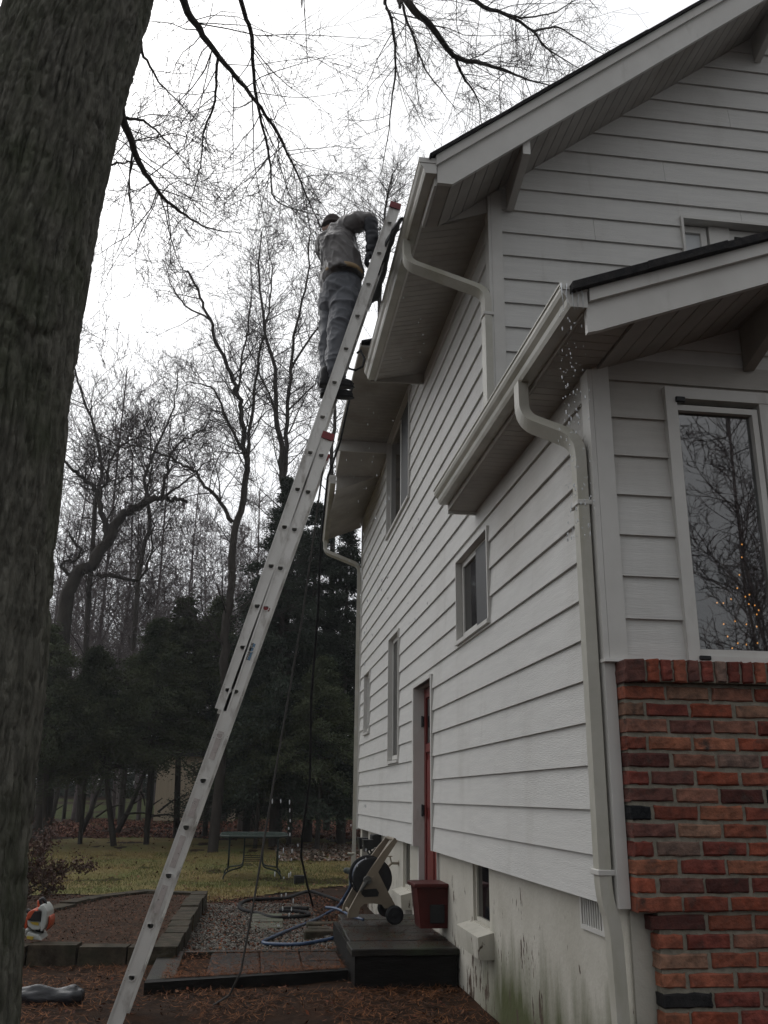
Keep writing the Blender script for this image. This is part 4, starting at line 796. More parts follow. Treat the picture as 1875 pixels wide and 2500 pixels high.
# ---- raised bed of landscape blocks
bed = thing('raised_bed', (-1.2, 10.5, G), 'raised bed edged with weathered grey blocks and filled with red-brown mulch', 'garden bed')
zb_ = -1.205
outl = [(-2.6, 8.62), (-.56, 8.45), (-.53, 13.1), (-1.4, 13.45), (-1.95, 12.6), (-2.35, 11.0), (-2.75, 10.2)]
def blockrow(p, q, w=.2, L_=.42):
    p = np.array(p, float); q = np.array(q, float); d = q-p; Ln = np.linalg.norm(d); d /= Ln; n_ = np.array([-d[1], d[0]]); k = max(1, int(round(Ln/L_))); s = Ln/k
    for i in range(k):
        a = p+d*(i*s+.004); b_ = p+d*((i+1)*s-.004); j = random.uniform(-.012, .012); zt = zb_+random.uniform(-.012, .01); m = MB()
        c = [a+n_*j, b_+n_*j, b_+n_*(w+j), a+n_*(w+j)]; m.hexa([(*x, -1.55) for x in c]+[(*(x+(np.array([sum(y[0] for y in c)/4, sum(y[1] for y in c)/4])-x)*.03), zt) for x in c]); pt(m, 'block', m_timber, bed)
for p, q in zip(outl, outl[1:]): blockrow(p, q)
m = MB(); ins = [(-2.6, 8.82), (-.77, 8.66), (-.74, 12.95), (-1.38, 13.2), (-1.78, 12.5), (-2.2, 11.0), (-2.7, 10.2)]
m_bedm = M('bed_mulch', (.028, .017, .011), (.070, .040, .026), 14, .9, 1.0, 55, detail=10, c3=(.03, .02, .014), s3=4, t3=(.5, .7), spec=.08)
m.prism([(*p, -1.5) for p in ins], (0, 0, .255)); bm2 = pt(m, 'mulch_fill', m_bedm, bed)
# ---- leaf blower on the bed edge
m_or = M('orange_plastic', (.42, .060, .018), (.52, .085, .028), 8, .4); m_wh = M('white_plastic', (.40, .42, .40), (.52, .54, .51), 6, .35); m_ye = M('yellow_label', (.42, .30, .03), (.48, .36, .05), 6, .5)
BY = 8.86; KZ = 140/1659; zl = lambda u, v, y=BY: at(40+u*KZ, 2150+v*KZ, y)
blw = thing('leaf_blower', tuple(zl(650, 1640)), 'orange and white backpack leaf blower standing on the bed edge beside the big trunk', 'leaf blower')
def ext(mb, pts, y0, y1, rnd=.0): mb.prism([tuple(zl(u, v, BY)*np.array([1, 0, 1])+np.array([0, y0, 0])) for u, v in pts], (0, y1-y0, 0))
m = MB(); ext(m, [(700, 780), (800, 655), (870, 655), (940, 740), (985, 850), (985, 1010), (960, 1190), (910, 1320), (850, 1400), (790, 1400), (800, 1100), (830, 830)], 8.72, 9.0); o = remesh(m, 'tank', m_wh, None, .006, 5); att(o, blw)
m = MB(); ext(m, [(410, 1090), (790, 1120), (830, 1240), (760, 1360), (560, 1360), (430, 1260)], 8.73, 8.98); o = remesh(m, 'fuel_tank', m_wh, None, .006, 6); att(o, blw)
m = MB(); ext(m, [(560, 790), (700, 800), (720, 900), (540, 1020), (430, 1080), (400, 1300), (380, 1350), (290, 1300), (270, 1180), (330, 1060), (390, 1000), (400, 920), (470, 840)], 8.74, 8.97); o = remesh(m, 'engine_cover', m_or, None, .006, 5); att(o, blw)
m = MB(); ext(m, [(640, 830), (830, 830), (780, 1120), (560, 1110), (440, 1085), (520, 1030), (560, 940)], 8.715, 8.80); o = pt(m, 'air_filter_cover', m_black, blw)
m = MB(); ext(m, [(985, 980), (1030, 1000), (1045, 1120), (1020, 1280), (960, 1380), (900, 1440), (930, 1330), (975, 1180)], 8.78, 8.98); o = remesh(m, 'back_pad', m_or, None, .006, 4); att(o, blw)
m = MB(); m.tube([zl(760, 740), zl(700, 650), zl(690, 560), zl(760, 520), zl(830, 590), zl(850, 680)], [.012, .014, .016, .017, .014, .012], 8); pt(m, 'carry_handle', m_black, blw, True)
m = MB(); m.tube([zl(660, 760), zl(650, 690), zl(640, 600), zl(720, 530)], [.011, .012, .013, .008], 8); pt(m, 'trigger_grip', m_or, blw, True)
m = MB(); ext(m, [(460, 1400), (560, 1450), (780, 1510), (845, 1650), (440, 1610), (400, 1540)], 8.70, 8.98); o = remesh(m, 'base', m_wh, None, .006, 4); att(o, blw)
m = MB(); ext(m, [(500, 1130), (740, 1150), (740, 1240), (560, 1200)], 8.722, 8.735); pt(m, 'label', m_ye, blw); m = MB(); ext(m, [(430, 1520), (630, 1540), (600, 1625), (440, 1600)], 8.69, 8.71); pt(m, 'label', m_ye, blw)
m = MB(); m.tube([zl(320, 1560, 8.85), zl(330, 1430, 8.82), zl(430, 1400, 8.8)], .02, 8); pt(m, 'elbow', m_wh, blw, True); m = MB(); m.tube([zl(430, 930, 8.84), zl(300, 860, 8.84)], [.018, .02], 8); pt(m, 'outlet', m_black, blw, True)
m = MB(); m.box(tuple(zl(560, 1480)+np.array([0, -.02, -.02])), tuple(zl(800, 1330)+np.array([0, .03, 0]))); pt(m, 'frame', m_black, blw)
# ---- wrapped black roll on the mulch
a_, b_ = ong(62, 2452), ong(200, 2452)
m = MB(); n_ = 22
for i in range(1): m.tube([a_+(b_-a_)*t_+np.array([0, 0, .055]) for t_ in np.linspace(-1.2, 1, 30)], [.055*(1-.35*(abs(t_) > .92))+.012*math.sin(t_*9) for t_ in np.linspace(-1.2, 1, 30)], 14)
m_roll = M('roll_plastic', (.02, .021, .024), (.035, .037, .042), 5, .22, .5, 14, (1, 4, 4))
o = remesh(m, 'plastic_roll', m_roll, None, .012, 2, lambda c: .014*vnoise(c*np.array([.5, 2, 2.]), 16, 8)); recenter(o); tag(o, 'crumpled black plastic roll lying on the mulch at the foot of the trunk', 'plastic roll')
# ---- hose reel cart
m_tan = M('tan_plastic', (.165, .135, .095), (.215, .18, .13), 5, .5, .05, 40)
RY = 8.55; K3 = .18083; zr = lambda u, v, y=RY: at(860+u*K3, 1980+v*K3, y)
reel = thing('hose_reel_cart', (1.0, 8.7, ztop), 'tan plastic hose reel cart with dark drum standing on the timber step', 'hose reel')
off_ = np.array([0.0, 0, 0])
def rpoly(P, y): return [tuple(np.array([zr(u, v)[0], y, zr(u, v)[2]])) for u, v in P]
frame_out = [(545, 365), (600, 395), (450, 620), (335, 815), (450, 1050), (560, 1250), (545, 1300), (420, 1300), (385, 1250), (270, 1235), (150, 1240), (95, 1290), (60, 1420), (-80, 1425), (-60, 1330), (60, 1110), (170, 880), (245, 760), (400, 540)]
for yy in (8.47, 8.93):
    m = MB(); m.prism(rpoly(frame_out, yy), (0, .045, 0)); fr_ = pt(m, 'side_frame', m_tan, reel)
    m = MB(); m.prism(rpoly([(95, 1050), (310, 1035), (345, 1090), (330, 1140), (150, 1150), (110, 1110)], yy-.004), (0, .02, 0)); pt(m, 'opening_plate', m_black, fr_) if yy < 8.6 else None  # solid black plate on the frame; its colour gives the opening's dark inside
m = MB(); c_ = zr(185, 920); m.lathe([(.001, -.035), (.032, -.035), (.036, -.02), (.036, 0), (.001, .0)], (c_[0], 8.468, c_[2]), 18, 'y'); e_ = zr(60, 1070); m.tube([(c_[0], 8.445, c_[2]), (e_[0]+.02, 8.44, e_[2])], [.022, .014], 8); pt(m, 'crank', M('crank_grey', (.06, .06, .055), (.09, .09, .08), 9, .5), reel)
c_ = zr(240, 890, 8.7)
for yy in (8.87, 8.53): m = MB(); m.lathe([(.02, -.012), (.165, -.012), (.175, -.006), (.175, .006), (.165, .012), (.02, .012)], (c_[0], yy, c_[2]), 30, 'y'); dr_ = pt(m, 'drum_flange', m_black, reel)
m = MB()
for i in range(9):
    yy = 8.565+i*.034; m.tube([(c_[0]+.135*math.cos(t_), yy+.004*t_, c_[2]+.135*math.sin(t_)) for t_ in np.linspace(0, 2*math.pi, 25)], .014, 6, cap=False)
pt(m, 'coiled_hose', M('hose_navy', (.012, .022, .045), (.02, .035, .07), 9, .35), dr_)
w_ = zr(530, 1370, 8.62)
for yy in (8.44, 8.99): m = MB(); m.lathe([(.012, -.022), (.06, -.022), (.078, -.012), (.078, .012), (.06, .022), (.012, .022)], (w_[0], yy, w_[2]), 24, 'y'); m.lathe([(.001, -.026), (.02, -.026), (.02, .026), (.001, .026)], (w_[0], yy, w_[2]), 12, 'y'); pt(m, 'wheel', m_black, reel)
m = MB(); m.tube([(zr(560, 385)[0], 8.49, zr(560, 385)[2]), (zr(560, 385)[0], 8.95, zr(560, 385)[2])], .016, 8); m.tube([(zr(-20, 1380)[0], 8.49, zr(-20, 1380)[2]), (zr(-20, 1380)[0], 8.95, zr(-20, 1380)[2])], .014, 8); m.tube([(c_[0], 8.45, c_[2]), (c_[0], 8.97, c_[2])], .02, 8); pt(m, 'cross_bar', m_tan, reel)
# ---- patio table
m_green = M('green_metal', (.010, .020, .016), (.018, .03, .024), 9, .45, spec=.25); m_tglass = M('table_glass', (.060, .085, .075), (.085, .11, .10), 3, .12, spec=.8)
tbc = at(617, 2112, 17.9); tz = ghf(tbc[0], 17.9)
tab = thing('patio_table', (tbc[0], 17.9, tz), 'green metal patio table with a glass top and curved legs on the lawn', 'table'); tx0, ty0 = tbc[0], 17.9
def TT(x, y, z): return (tx0+x, ty0+y, tz+z+.035*y)
m = MB(); cr_ = .16
def octo(w, d_, c): return [(-w+c, -d_), (w-c, -d_), (w, -d_+c), (w, d_-c), (w-c, d_), (-w+c, d_), (-w, d_-c), (-w, -d_+c)]
P8 = octo(.60, .48, .16); m.prism([TT(x, y, .745) for x, y in P8], (0, 0, .008)); pt(m, 'glass_top', m_tglass, tab)
m = MB(); m.tube([TT(x, y, .735) for x, y in P8+[P8[0]]], .022, 6); pt(m, 'rim', m_green, tab)
for sx_ in (-1, 1):
    for sy in (-1, 1):
        m = MB(); m.tube(smooth_path([TT(sx_*.17, sy*.16, .73), TT(sx_*.17, sy*.16, .45), TT(sx_*.18, sy*.17, .25), TT(sx_*.24, sy*.20, .19), TT(sx_*.42, sy*.33, .15), TT(sx_*.50, sy*.38, .08), TT(sx_*.51, sy*.385, .0)], 4), .014, 6); m.tube([TT(sx_*.44, sy*.34, .15), TT(sx_*.44, sy*.34, .73)], .010, 6); pt(m, 'leg', m_green, tab, True)
for zz in (.36, .54, .30):
    m = MB(); m.tube([TT(x, y, zz) for x, y in ((-.17, -.16), (.17, -.16), (.17, .16), (-.17, .16), (-.17, -.16))], .008, 6); pt(m, 'stretcher', m_green, tab)
# small ground things
p = ong(730, 2160); m = MB(); m.box((p[0]-.09, p[1]-.06, p[2]), (p[0]+.09, p[1]+.06, p[2]+.15), .01); m.box((p[0]-.07, p[1]-.075, p[2]+.04), (p[0]+.02, p[1]-.06, p[2]+.12), .004); o = m.build('valve_box', m_black); recenter(o); tag(o, 'small black box standing at the edge of the lawn', 'box')
p = at(857, 2128, 12.5); g_ = ghf(p[0], p[1]); sl = thing('garden_stake', (p[0], p[1], g_), 'thin garden stake with a pale flared top beside the hose reel', 'garden stake'); t_ = at(857, 2088, 12.5)
m = MB(); m.tube([(p[0], p[1], g_), (p[0], p[1], t_[2])], .005, 6); pt(m, 'rod', m_gut, sl); m = MB(); m.lathe([(.004, 0), (.03, .012), (.055, .035), (.05, .04), (.02, .03), (.002, .02)], (p[0], p[1], t_[2]-.01), 14); pt(m, 'cup', m_gut, sl)
p = at(855, 2125, 12.0); m = MB(); caps(m, [(p[0]-.05, 12.0, p[2]), (p[0]+.06, 12.0, p[2]-.02)], [.035, .045]); m.tube([(p[0], 12, p[2]), (p[0]+.02, 12, ghf(p[0], 12))], .02, 8); o = m.build('spigot_post', M('grey_green', (.05, .065, .06)), None, True); recenter(o); tag(o, 'grey-green sprinkler head on a short post behind the hose reel', 'sprinkler')
# ---- fairy lights in the window
m_bulb = bpy.data.materials.new('bulb_glow'); m_bulb.use_nodes = True; bs = m_bulb.node_tree.nodes['Principled BSDF']; bs.inputs['Emission Color'].default_value = (1, .42, .10, 1); bs.inputs['Emission Strength'].default_value = 2.2; bs.inputs['Base Color'].default_value = (.5, .2, .05, 1)
m_wire = M('wire_green', (.01, .015, .01))
zB = lambda u, v: (1475+u*k2, 1400+v*k2)
LP = [zB(*p) for p in ((1297, 757), (1250, 638), (1353, 706), (1440, 720), (1552, 705), (1545, 538), (1440, 515), (1325, 485), (1210, 512), (1143, 297), (1207, 300), (1285, 260), (1348, 150), (1430, 235), (1470, 215), (1465, 310), (1525, 323), (1565, 373), (1545, 415), (1370, 15))]+[(1475+1395*k2, 900+1780*k2), (1475+1393*k2, 900+1910*k2)]
LP3 = [at(x, y, 4.055) for x, y in LP]
ll = thing('fairy_lights', tuple(LP3[0]), 'string of tiny orange fairy lights glowing behind the big front window', 'string lights')
m = MB(); m.tube(LP3, .0018, 4); pt(m, 'wire', m_wire, ll)
for q in LP3: m = MB(); m.ell(q, (.0038, .0038, .0046), 8, 6); pt(m, 'bulb', m_bulb, ll, True)
# ---- falling water
m_water = bpy.data.materials.new('water_drop'); m_water.use_nodes = True; bs = m_water.node_tree.nodes['Principled BSDF']; bs.inputs['Base Color'].default_value = (.75, .78, .8, 1); bs.inputs['Roughness'].default_value = .08; bs.inputs['Transmission Weight'].default_value = .35; bs.inputs['IOR'].default_value = 1.33
m = MB()
def drop(p, r): m.ell(p, (r*.8, r*.8, r*random.uniform(1.2, 3.2)), 7, 5)
gx, gy_, gz_ = 1.25, 3.46, 2.19
for i in range(170):
    t_ = random.random()**.8; u = random.random(); dr0 = t_*1.15
    sx0 = random.choice((1.245, 1.262, 1.29, 1.318, 1.36)); drop((sx0+.010*random.gauss(0, 1)*(.3+t_*2.2), 3.435+.05*random.random()*t_+(sx0-1.24)*.5, gz_-.03-dr0), random.choice((.0014, .002, .0026, .0036)))
for i in range(60):
    y_ = 8.15+random.random()*.5; drop((.96+.05*random.gauss(0, 1), y_, 4.15-random.random()**.8*4.9), random.choice((.003, .004, .006)))
for i in range(45): drop((1.2+.12*random.gauss(0, 1), random.uniform(8.6, 12.5), random.uniform(2.0, 4.3)), random.choice((.004, .006, .008)))
for i in range(26): drop((1.05+.05*random.gauss(0, 1), 5.9+random.random()*.4, 4.1-random.random()*3), random.choice((.003, .004)))
for i in range(24): q = at(700+30*random.gauss(0, .5), random.uniform(1950, 2270), 9); drop(tuple(q), .008)
for s0 in range(5):                    # the film of water running off the lip
    x = 1.25+s0*.022; P_ = [(x+.004*random.gauss(0, 1), 3.430-.006*k, gz_+.01-.05*k-.008*k*k) for k in range(5)]; m.tube(P_[:3], [.0035, .0025, .001], 6)
dro = m.build('water_drops', m_water, None, True); tag(dro, kind='stuff')
# ================================================================== scattered litter, stones, grass
def leafquads(n, pos, L_, Wd, tilt, cols, name, mat, label=None, curl=.3):
    P = pos; a = rng.uniform(0, 2*np.pi, n); t = rng.normal(0, tilt, (n, 2)); d = np.stack([np.cos(a), np.sin(a), t[:, 0]], 1); d /= np.linalg.norm(d, axis=1)[:, None]; s = np.stack([-np.sin(a), np.cos(a), t[:, 1]], 1); s /= np.linalg.norm(s, axis=1)[:, None]
    L_ = (L_*rng.uniform(.6, 1.4, n))[:, None]; Wd = (Wd*rng.uniform(.6, 1.4, n))[:, None]; up = np.array([0, 0, 1.])*L_*curl*rng.uniform(-.2, 1, (n, 1))
    V = np.stack([P-d*L_*.5+up*.3, P-s*Wd*.5, P+d*L_*.5+up, P+s*Wd*.5], 1).reshape(-1, 3); Fq = np.arange(n*4).reshape(n, 4)
    c = np.array(cols)[rng.integers(0, len(cols), n)]*rng.uniform(.7, 1.3, (n, 1)); col = np.repeat(c, 4, 0)
    o = arr_mesh(name, V, Fq, mat, col=col); tag(o, kind='stuff'); return o
def region(n, x0, x1, y0, y1, dz=.012, clump=0):
    x = rng.uniform(x0, x1, n); y = rng.uniform(y0, y1, n)
    if clump:
        P = np.stack([x, y, x*0], 1); k = vnoise(P, clump, 4) > rng.uniform(-.7, .5, n); x, y = x[k], y[k]
    return np.stack([x, y, gz(x, y)+dz+rng.uniform(0, .012, len(x))], 1)
m_lit = M('litter', (.8, .8, .8), (1.1, 1.1, 1.1), 30, .8, attr=True, spec=.12)
P = np.concatenate([region(34000, -2.4, 1.6, 3.5, 9.0, .012, 2.2), region(5000, -3.6, -.4, 9, 14.9)]); 
ok = ~((P[:, 0] > -.72) & (P[:, 1] > 7.4) & (P[:, 1] < 8.9)) & ~((P[:, 0] < -.5) & (P[:, 1] > 8.45)); P = P[ok]
leafquads(len(P), P, .09, .0055, .18, [(.15, .060, .026), (.09, .040, .02), (.20, .085, .036), (.05, .026, .016)], 'pine_straw', m_lit)
q = rng.uniform(0, 1, (2600, 2)); P = np.stack([-.6+q[:, 0]*1.4, 7.5+q[:, 1]**2.2*1.2+(q[:, 0])*.33, np.full(2600, zp+.004)], 1)
leafquads(2600, P, .07, .005, .12, [(.18, .065, .026), (.10, .04, .02), (.18, .075, .032)], 'pine_straw', m_lit)
q = rng.uniform(0, 1, (900, 2)); P = np.stack([.82+q[:, 0]*.78, 7.45+q[:, 1]*1.9, np.full(900, ztop+.006)], 1); leafquads(900, P, .06, .004, .12, [(.12, .045, .022), (.09, .04, .02)], 'pine_straw', m_lit)
P = np.concatenate([region(5200, -.75, 1.5, 8.9, 14.5, .02), region(700, -2, 1.5, 3.5, 8.0, .02)]); leafquads(len(P), P, .035, .022, .5, [(.13, .045, .026), (.09, .035, .022), (.16, .075, .04), (.06, .035, .025)], 'leaf_litter', m_lit)
q = rng.uniform(0, 1, (5200, 2)); P = np.stack([-2.55+q[:, 0]*1.8, 8.8+q[:, 1]*4.1, np.full(5200, -1.235)], 1); P[:, 2] += rng.uniform(0, .012, 5200); leafquads(5200, P, .03, .012, .4, [(.11, .05, .03), (.07, .035, .022), (.14, .07, .045), (.05, .035, .025)], 'bark_litter', m_lit)
P = region(60000, -13, 9, 26.3, 34, .02, .8); leafquads(len(P), P, .10, .07, .5, [(.16, .062, .04), (.12, .045, .03), (.22, .11, .075), (.07, .035, .028)], 'leaf_litter', m_lit)
P = region(1500, -9, 6, 15, 26, .02); leafquads(len(P), P, .06, .045, .4, [(.15, .08, .045), (.11, .05, .03)], 'leaf_litter', m_lit)
# pale stones and leaf scraps behind the table
P = region(6500, .6, 6.5, 20.5, 24.5, .03); leafquads(len(P), P, .09, .07, .4, [(.26, .22, .18), (.20, .16, .13), (.15, .12, .10), (.16, .08, .05)], 'pale_stones', m_lit)
# grass blades
P = region(90000, -8.0, 5.5, 14.0, 22.5, 0); P = P[lawn_in(P[:, 0], P[:, 1])]; n = len(P); a = rng.uniform(0, 6.28, n); h = rng.uniform(.02, .05, n); s = np.stack([np.cos(a), np.sin(a), a*0], 1)*.006; tp = np.stack([rng.normal(0, .015, n), rng.normal(0, .015, n), h], 1)
V = np.stack([P-s, P+s, P+tp], 1).reshape(-1, 3); pc = vnoise(P, 1.1, 3); base = np.where((pc > .05)[:, None], np.array([[.14, .145, .055]]), np.array([[.23, .185, .08]]))*rng.uniform(.7, 1.3, (n, 1)); o = arr_mesh('lawn_blades', V, np.arange(n*3).reshape(n, 3), m_lit, col=np.repeat(base, 3, 0)); tag(o, kind='stuff')
# gravel stones
n = 9000; x = rng.uniform(-.72, .84, n); y = 8.9+rng.uniform(0, 1, n)**1.2*4.6; r = rng.uniform(.009, .022, n); ph = rng.uniform(0, 6.28, n)
c, s_ = np.cos(ph), np.sin(ph); base = np.array([[1, 0, 0], [0, 1, 0], [-1, 0, 0], [0, -1, 0], [0, 0, .6], [0, 0, -.6]], float); V = base[None]*r[:, None, None]*rng.uniform(.6, 1.3, (n, 6, 1)); Vx = V[..., 0]*c[:, None]-V[..., 1]*s_[:, None]; Vy = V[..., 0]*s_[:, None]+V[..., 1]*c[:, None]
V = np.stack([Vx+x[:, None], Vy+y[:, None], V[..., 2]+(gz(x, y)+.018+rng.uniform(0, .008, n))[:, None]], 2).reshape(-1, 3)
fb = np.array([[0, 1, 4], [1, 2, 4], [2, 3, 4], [3, 0, 4], [1, 0, 5], [2, 1, 5], [3, 2, 5], [0, 3, 5]]); Fq = (fb[None]+np.arange(n)[:, None, None]*6).reshape(-1, 3); gc = rng.uniform(.35, 1.15, (n, 1))*np.array([[1, .97, .92]]); o = arr_mesh('gravel_stones', V, Fq, m_stone, col=np.repeat(gc, 6, 0)); tag(o, kind='stuff')
# ================================================================== TREES
def tubes(segs, k=4):
    """segs: list of (pts[n,3], r[n]) -> verts, quads"""
    VV = []; FF = []; off = 0
    an = np.arange(k)*2*np.pi/k; ca, sa = np.cos(an), np.sin(an)
    by = {}
    for p, r in segs: by.setdefault(len(p), []).append((p, r))
    for n, L_ in by.items():
        P = np.array([a for a, _ in L_]); Rr = np.array([b for _, b in L_]); m = len(L_)
        T = np.empty_like(P); T[:, 1:-1] = P[:, 2:]-P[:, :-2]; T[:, 0] = P[:, 1]-P[:, 0]; T[:, -1] = P[:, -1]-P[:, -2]; T /= np.linalg.norm(T, axis=2, keepdims=True)+1e-9
        ax = np.zeros_like(P); m0 = np.abs(T[:, :1, 2:3]) < .8; ax[...] = np.where(m0, np.array([0, 0, 1.]), np.array([1., 0, 0])); U = np.cross(T, ax); U /= np.linalg.norm(U, axis=2, keepdims=True)+1e-9; Wv = np.cross(T, U)
        V = P[:, :, None]+(U[:, :, None]*ca[None, None, :, None]+Wv[:, :, None]*sa[None, None, :, None])*Rr[:, :, None, None]
        idx = np.arange(m*n*k).reshape(m, n, k); a = idx[:, :-1]; b = idx[:, 1:]; f = np.stack([a, np.roll(a, -1, 2), np.roll(b, -1, 2), b], 3).reshape(-1, 4)+off
        VV.append(V.reshape(-1, 3)); FF.append(f); off += m*n*k
    return np.concatenate(VV), np.concatenate(FF)
class Br:
    def __init__(s, seed=0): s.thick = []; s.thin = []; s.r = np.random.default_rng(seed)
    def grow(s, p, d, L_, r, lev, maxlev, up=.15, wig=.22, kids=(5, 9), spread=.8, rmin=.002, ratio=.55):
        n = 7 if lev < 2 else (6 if lev < maxlev else 5); st = L_/(n-1); pts = [p]; q = p.copy(); d = d/np.linalg.norm(d); R = [r]
        for i in range(1, n):
            d = d+s.r.normal(0, wig, 3)+np.array([0, 0, up])*(.35 if lev else .1); d /= np.linalg.norm(d); q = q+d*st; pts.append(q); R.append(max(rmin*.8, r*(1-.72*i/(n-1))))
        pts = np.array(pts); (s.thick if lev < 2 else s.thin).append((pts, np.array(R)))
        if lev < maxlev: s.kids(pts, np.array(R), L_, lev, maxlev, up, wig, kids, spread, rmin, ratio)
        return pts
    def kids(s, pts, R, L_, lev, maxlev, up=.15, wig=.22, kids=(5, 9), spread=.8, rmin=.002, ratio=.55, t0=.15, dens=None):
        n = len(pts); k = int(s.r.integers(*kids)) if dens is None else int(dens)
        for j in range(k):
            t = s.r.uniform(t0, 1)*(n-1); i = min(int(t), n-2); f = t-i; p = pts[i]*(1-f)+pts[i+1]*f; dd = pts[i+1]-pts[i]; dd = dd/np.linalg.norm(dd)
            sd = s.r.normal(0, 1, 3); sd -= dd*(sd@dd); sd /= np.linalg.norm(sd); d = dd*(1-.45*spread)+sd*spread+np.array([0, 0, up])
            rr = max(rmin, (R[i]*(1-f)+R[i+1]*f)*s.r.uniform(.38, .62)); s.grow(p, d, L_*ratio*s.r.uniform(.6, 1.2)*(1-.35*t/(n-1)), rr, lev+1, maxlev, up, wig, kids, spread, rmin, ratio)
    def limb(s, pts, r0, r1, maxlev=3, start=1, twL=1.0, dens=16, lev=0, **kw):
        P = np.array(smooth_path([np.array(p, float) for p in pts], 4)); n = len(P); R = r0+(r1-r0)*np.linspace(0, 1, n)**.8; P[1:-1] += s.r.normal(0, kw.pop('jit', .006), (n-2, 3)); s.thick.append((P, R))
        s.kids(P, np.minimum(R*.8, kw.pop('cap', .05)), twL/kw.get('ratio', .55), lev, maxlev, dens=dens, t0=kw.pop('t0', .1), **kw); return P
    def build(s, par, mt, mtw, k1=7, k2=3, name='crown'):
        if s.thick: V, Fq = tubes(s.thick, k1); o = arr_mesh('limbs', V, Fq, mt, smooth=True); att(o, par)
        if s.thin: V, Fq = tubes(s.thin, k2); o2 = arr_mesh('twigs', V, Fq, mtw, smooth=True); att(o2, par); o2['kind'] = 'stuff'
# ---- the big oak in the foreground
oak = thing('oak_tree', (-1.13, 3.62, G), 'huge oak with ridged grey-green bark close by on the left, bare branches overhead', 'tree')
nz_, na = 760, 420; zz = np.linspace(G-.25, 6.2, nz_); aa = np.linspace(0, 2*np.pi, na, endpoint=False); Zg, Ag = np.meshgrid(zz, aa, indexing='ij')
rad = .355-.010*np.clip(Zg, 0, 9)+.18*np.exp(-(Zg-G)*2.6)
_e = np.array([at(x_, y_, 3.6) for x_, y_ in ((5, 2600), (26, 2400), (52, 2150), (78, 1900), (101, 1700), (127, 1350), (165, 1000), (198, 760), (246, 480), (298, 250), (365, 0), (400, -150))]); Xr = np.interp(Zg, _e[:, 2], _e[:, 0]); Xr = Xr+np.clip(Zg-_e[-1, 2], 0, 9)*.03; cx = Xr-.352+.010*np.clip(Zg, 0, 9)
arc = Ag*.33; Pn = np.stack([np.cos(Ag)*.36, np.sin(Ag)*.36, Zg*.13+.25*np.sin(Zg*.9)*0], 2).reshape(-1, 3)
wv = vnoise(np.stack([np.cos(Ag)*.36, np.sin(Ag)*.36, Zg], 2).reshape(-1, 3), 3.0, 2)*.02
Pn[:, 0] += wv; Pn[:, 1] += wv
n1 = np.abs(vnoise(Pn, 44, 1)); n2 = np.abs(vnoise(Pn*np.array([1, 1, 1.6]), 85, 2)); n3 = vnoise(Pn, 8, 5)
hgt = (-.017*np.clip(1-n1*2.4, 0, 1)-.010*np.clip(1-n2*2.0, 0, 1)+.008*n3).reshape(Zg.shape)
# V-shaped healed scar facing the yard
az = np.arctan2(np.sin(Ag+.84), np.cos(Ag+.84)); vz = Zg-1.72; dv = np.abs(vz-np.abs(az)*.22); sc_ = np.exp(-(dv/.022)**2)*np.exp(-(az/.42)**4)*(np.abs(az) < .7); hgt = hgt+.012*np.exp(-(np.abs(vz-np.abs(az)*.22-.05)/.04)**2)*np.exp(-(az/.4)**4)-.014*sc_
rr = rad+hgt; V = np.stack([cx+rr*np.cos(Ag), 3.62+rr*np.sin(Ag), Zg], 2).reshape(-1, 3)
i = np.arange(nz_-1)[:, None]*na; jj = np.arange(na)[None, :]; Fq = np.stack([i+jj, i+(jj+1) % na, i+na+(jj+1) % na, i+na+jj], 2).reshape(-1, 4)
tk = arr_mesh('trunk', V, Fq, m_bark, smooth=True); att(tk, oak)
B0 = Br(3); D = aD
top = np.array([-1.06, 3.65, 6.1]); hub = np.array([-.85, 4.0, 9.0])
B0.thick.append((np.array(smooth_path([top, (-1.0, 3.75, 7.5), hub, (-.5, 4.8, 12.0)], 5)), np.linspace(.30, .16, 16)))
kw = dict(up=-.01, wig=.15, kids=(4, 7), spread=.75, rmin=.0024, cap=.011, ratio=.54, jit=.004)
B0.limb([hub, D(340, -260, 5.0), D(395, 0, 6.2), D(430, 60, 6.5), D(470, 118, 6.9), D(510, 165, 7.2), D(550, 215, 7.6), D(600, 290, 8.0), D(640, 370, 8.5), D(665, 430, 8.9), D(700, 510, 9.4)], .045, .005, dens=45, twL=2.03, t0=.25, **kw)
B0.limb([D(470, 118, 6.9), D(468, 170, 7.0), D(460, 230, 7.1), D(440, 290, 7.3), D(433, 360, 7.5), D(420, 410, 7.7), D(400, 460, 7.9)], .016, .003, dens=16, twL=1.08, lev=1, **kw)
B0.limb([D(505, -200, 6.5), D(521, 0, 7), D(541, 65, 7.2), D(546, 125, 7.4), D(551, 195, 7.6), D(562, 250, 7.8), D(576, 311, 8.0), D(585, 370, 8.2), D(594, 431, 8.4), D(652, 456, 8.6), D(702, 466, 8.9)], .028, .004, dens=27, twL=1.35, t0=.25, **kw)
B0.limb([(-.95, 4.0, 5.0), (-1.1, 4.9, 4.9), D(258, 222, 6.0), D(280, 290, 6.4), D(300, 350, 6.8), D(330, 395, 7.2), D(352, 425, 7.5), D(400, 465, 7.9), D(450, 492, 8.4), D(520, 505, 9.2)], .05, .004, dens=29, twL=1.35, t0=.3, **kw)
B0.limb([D(275, 255, 6.2), D(310, 262, 6.5), D(345, 290, 6.9), D(380, 330, 7.3), D(410, 370, 7.8)], .014, .003, dens=12, twL=1.08, lev=1, **kw)
B0.limb([(-1.0, 4.1, 6.0), D(300, 60, 5.5), D(325, 140, 6.0), D(350, 185, 6.4), D(380, 215, 6.8), D(425, 260, 7.4)], .016, .003, dens=16, twL=1.01, t0=.4, lev=1, **kw)
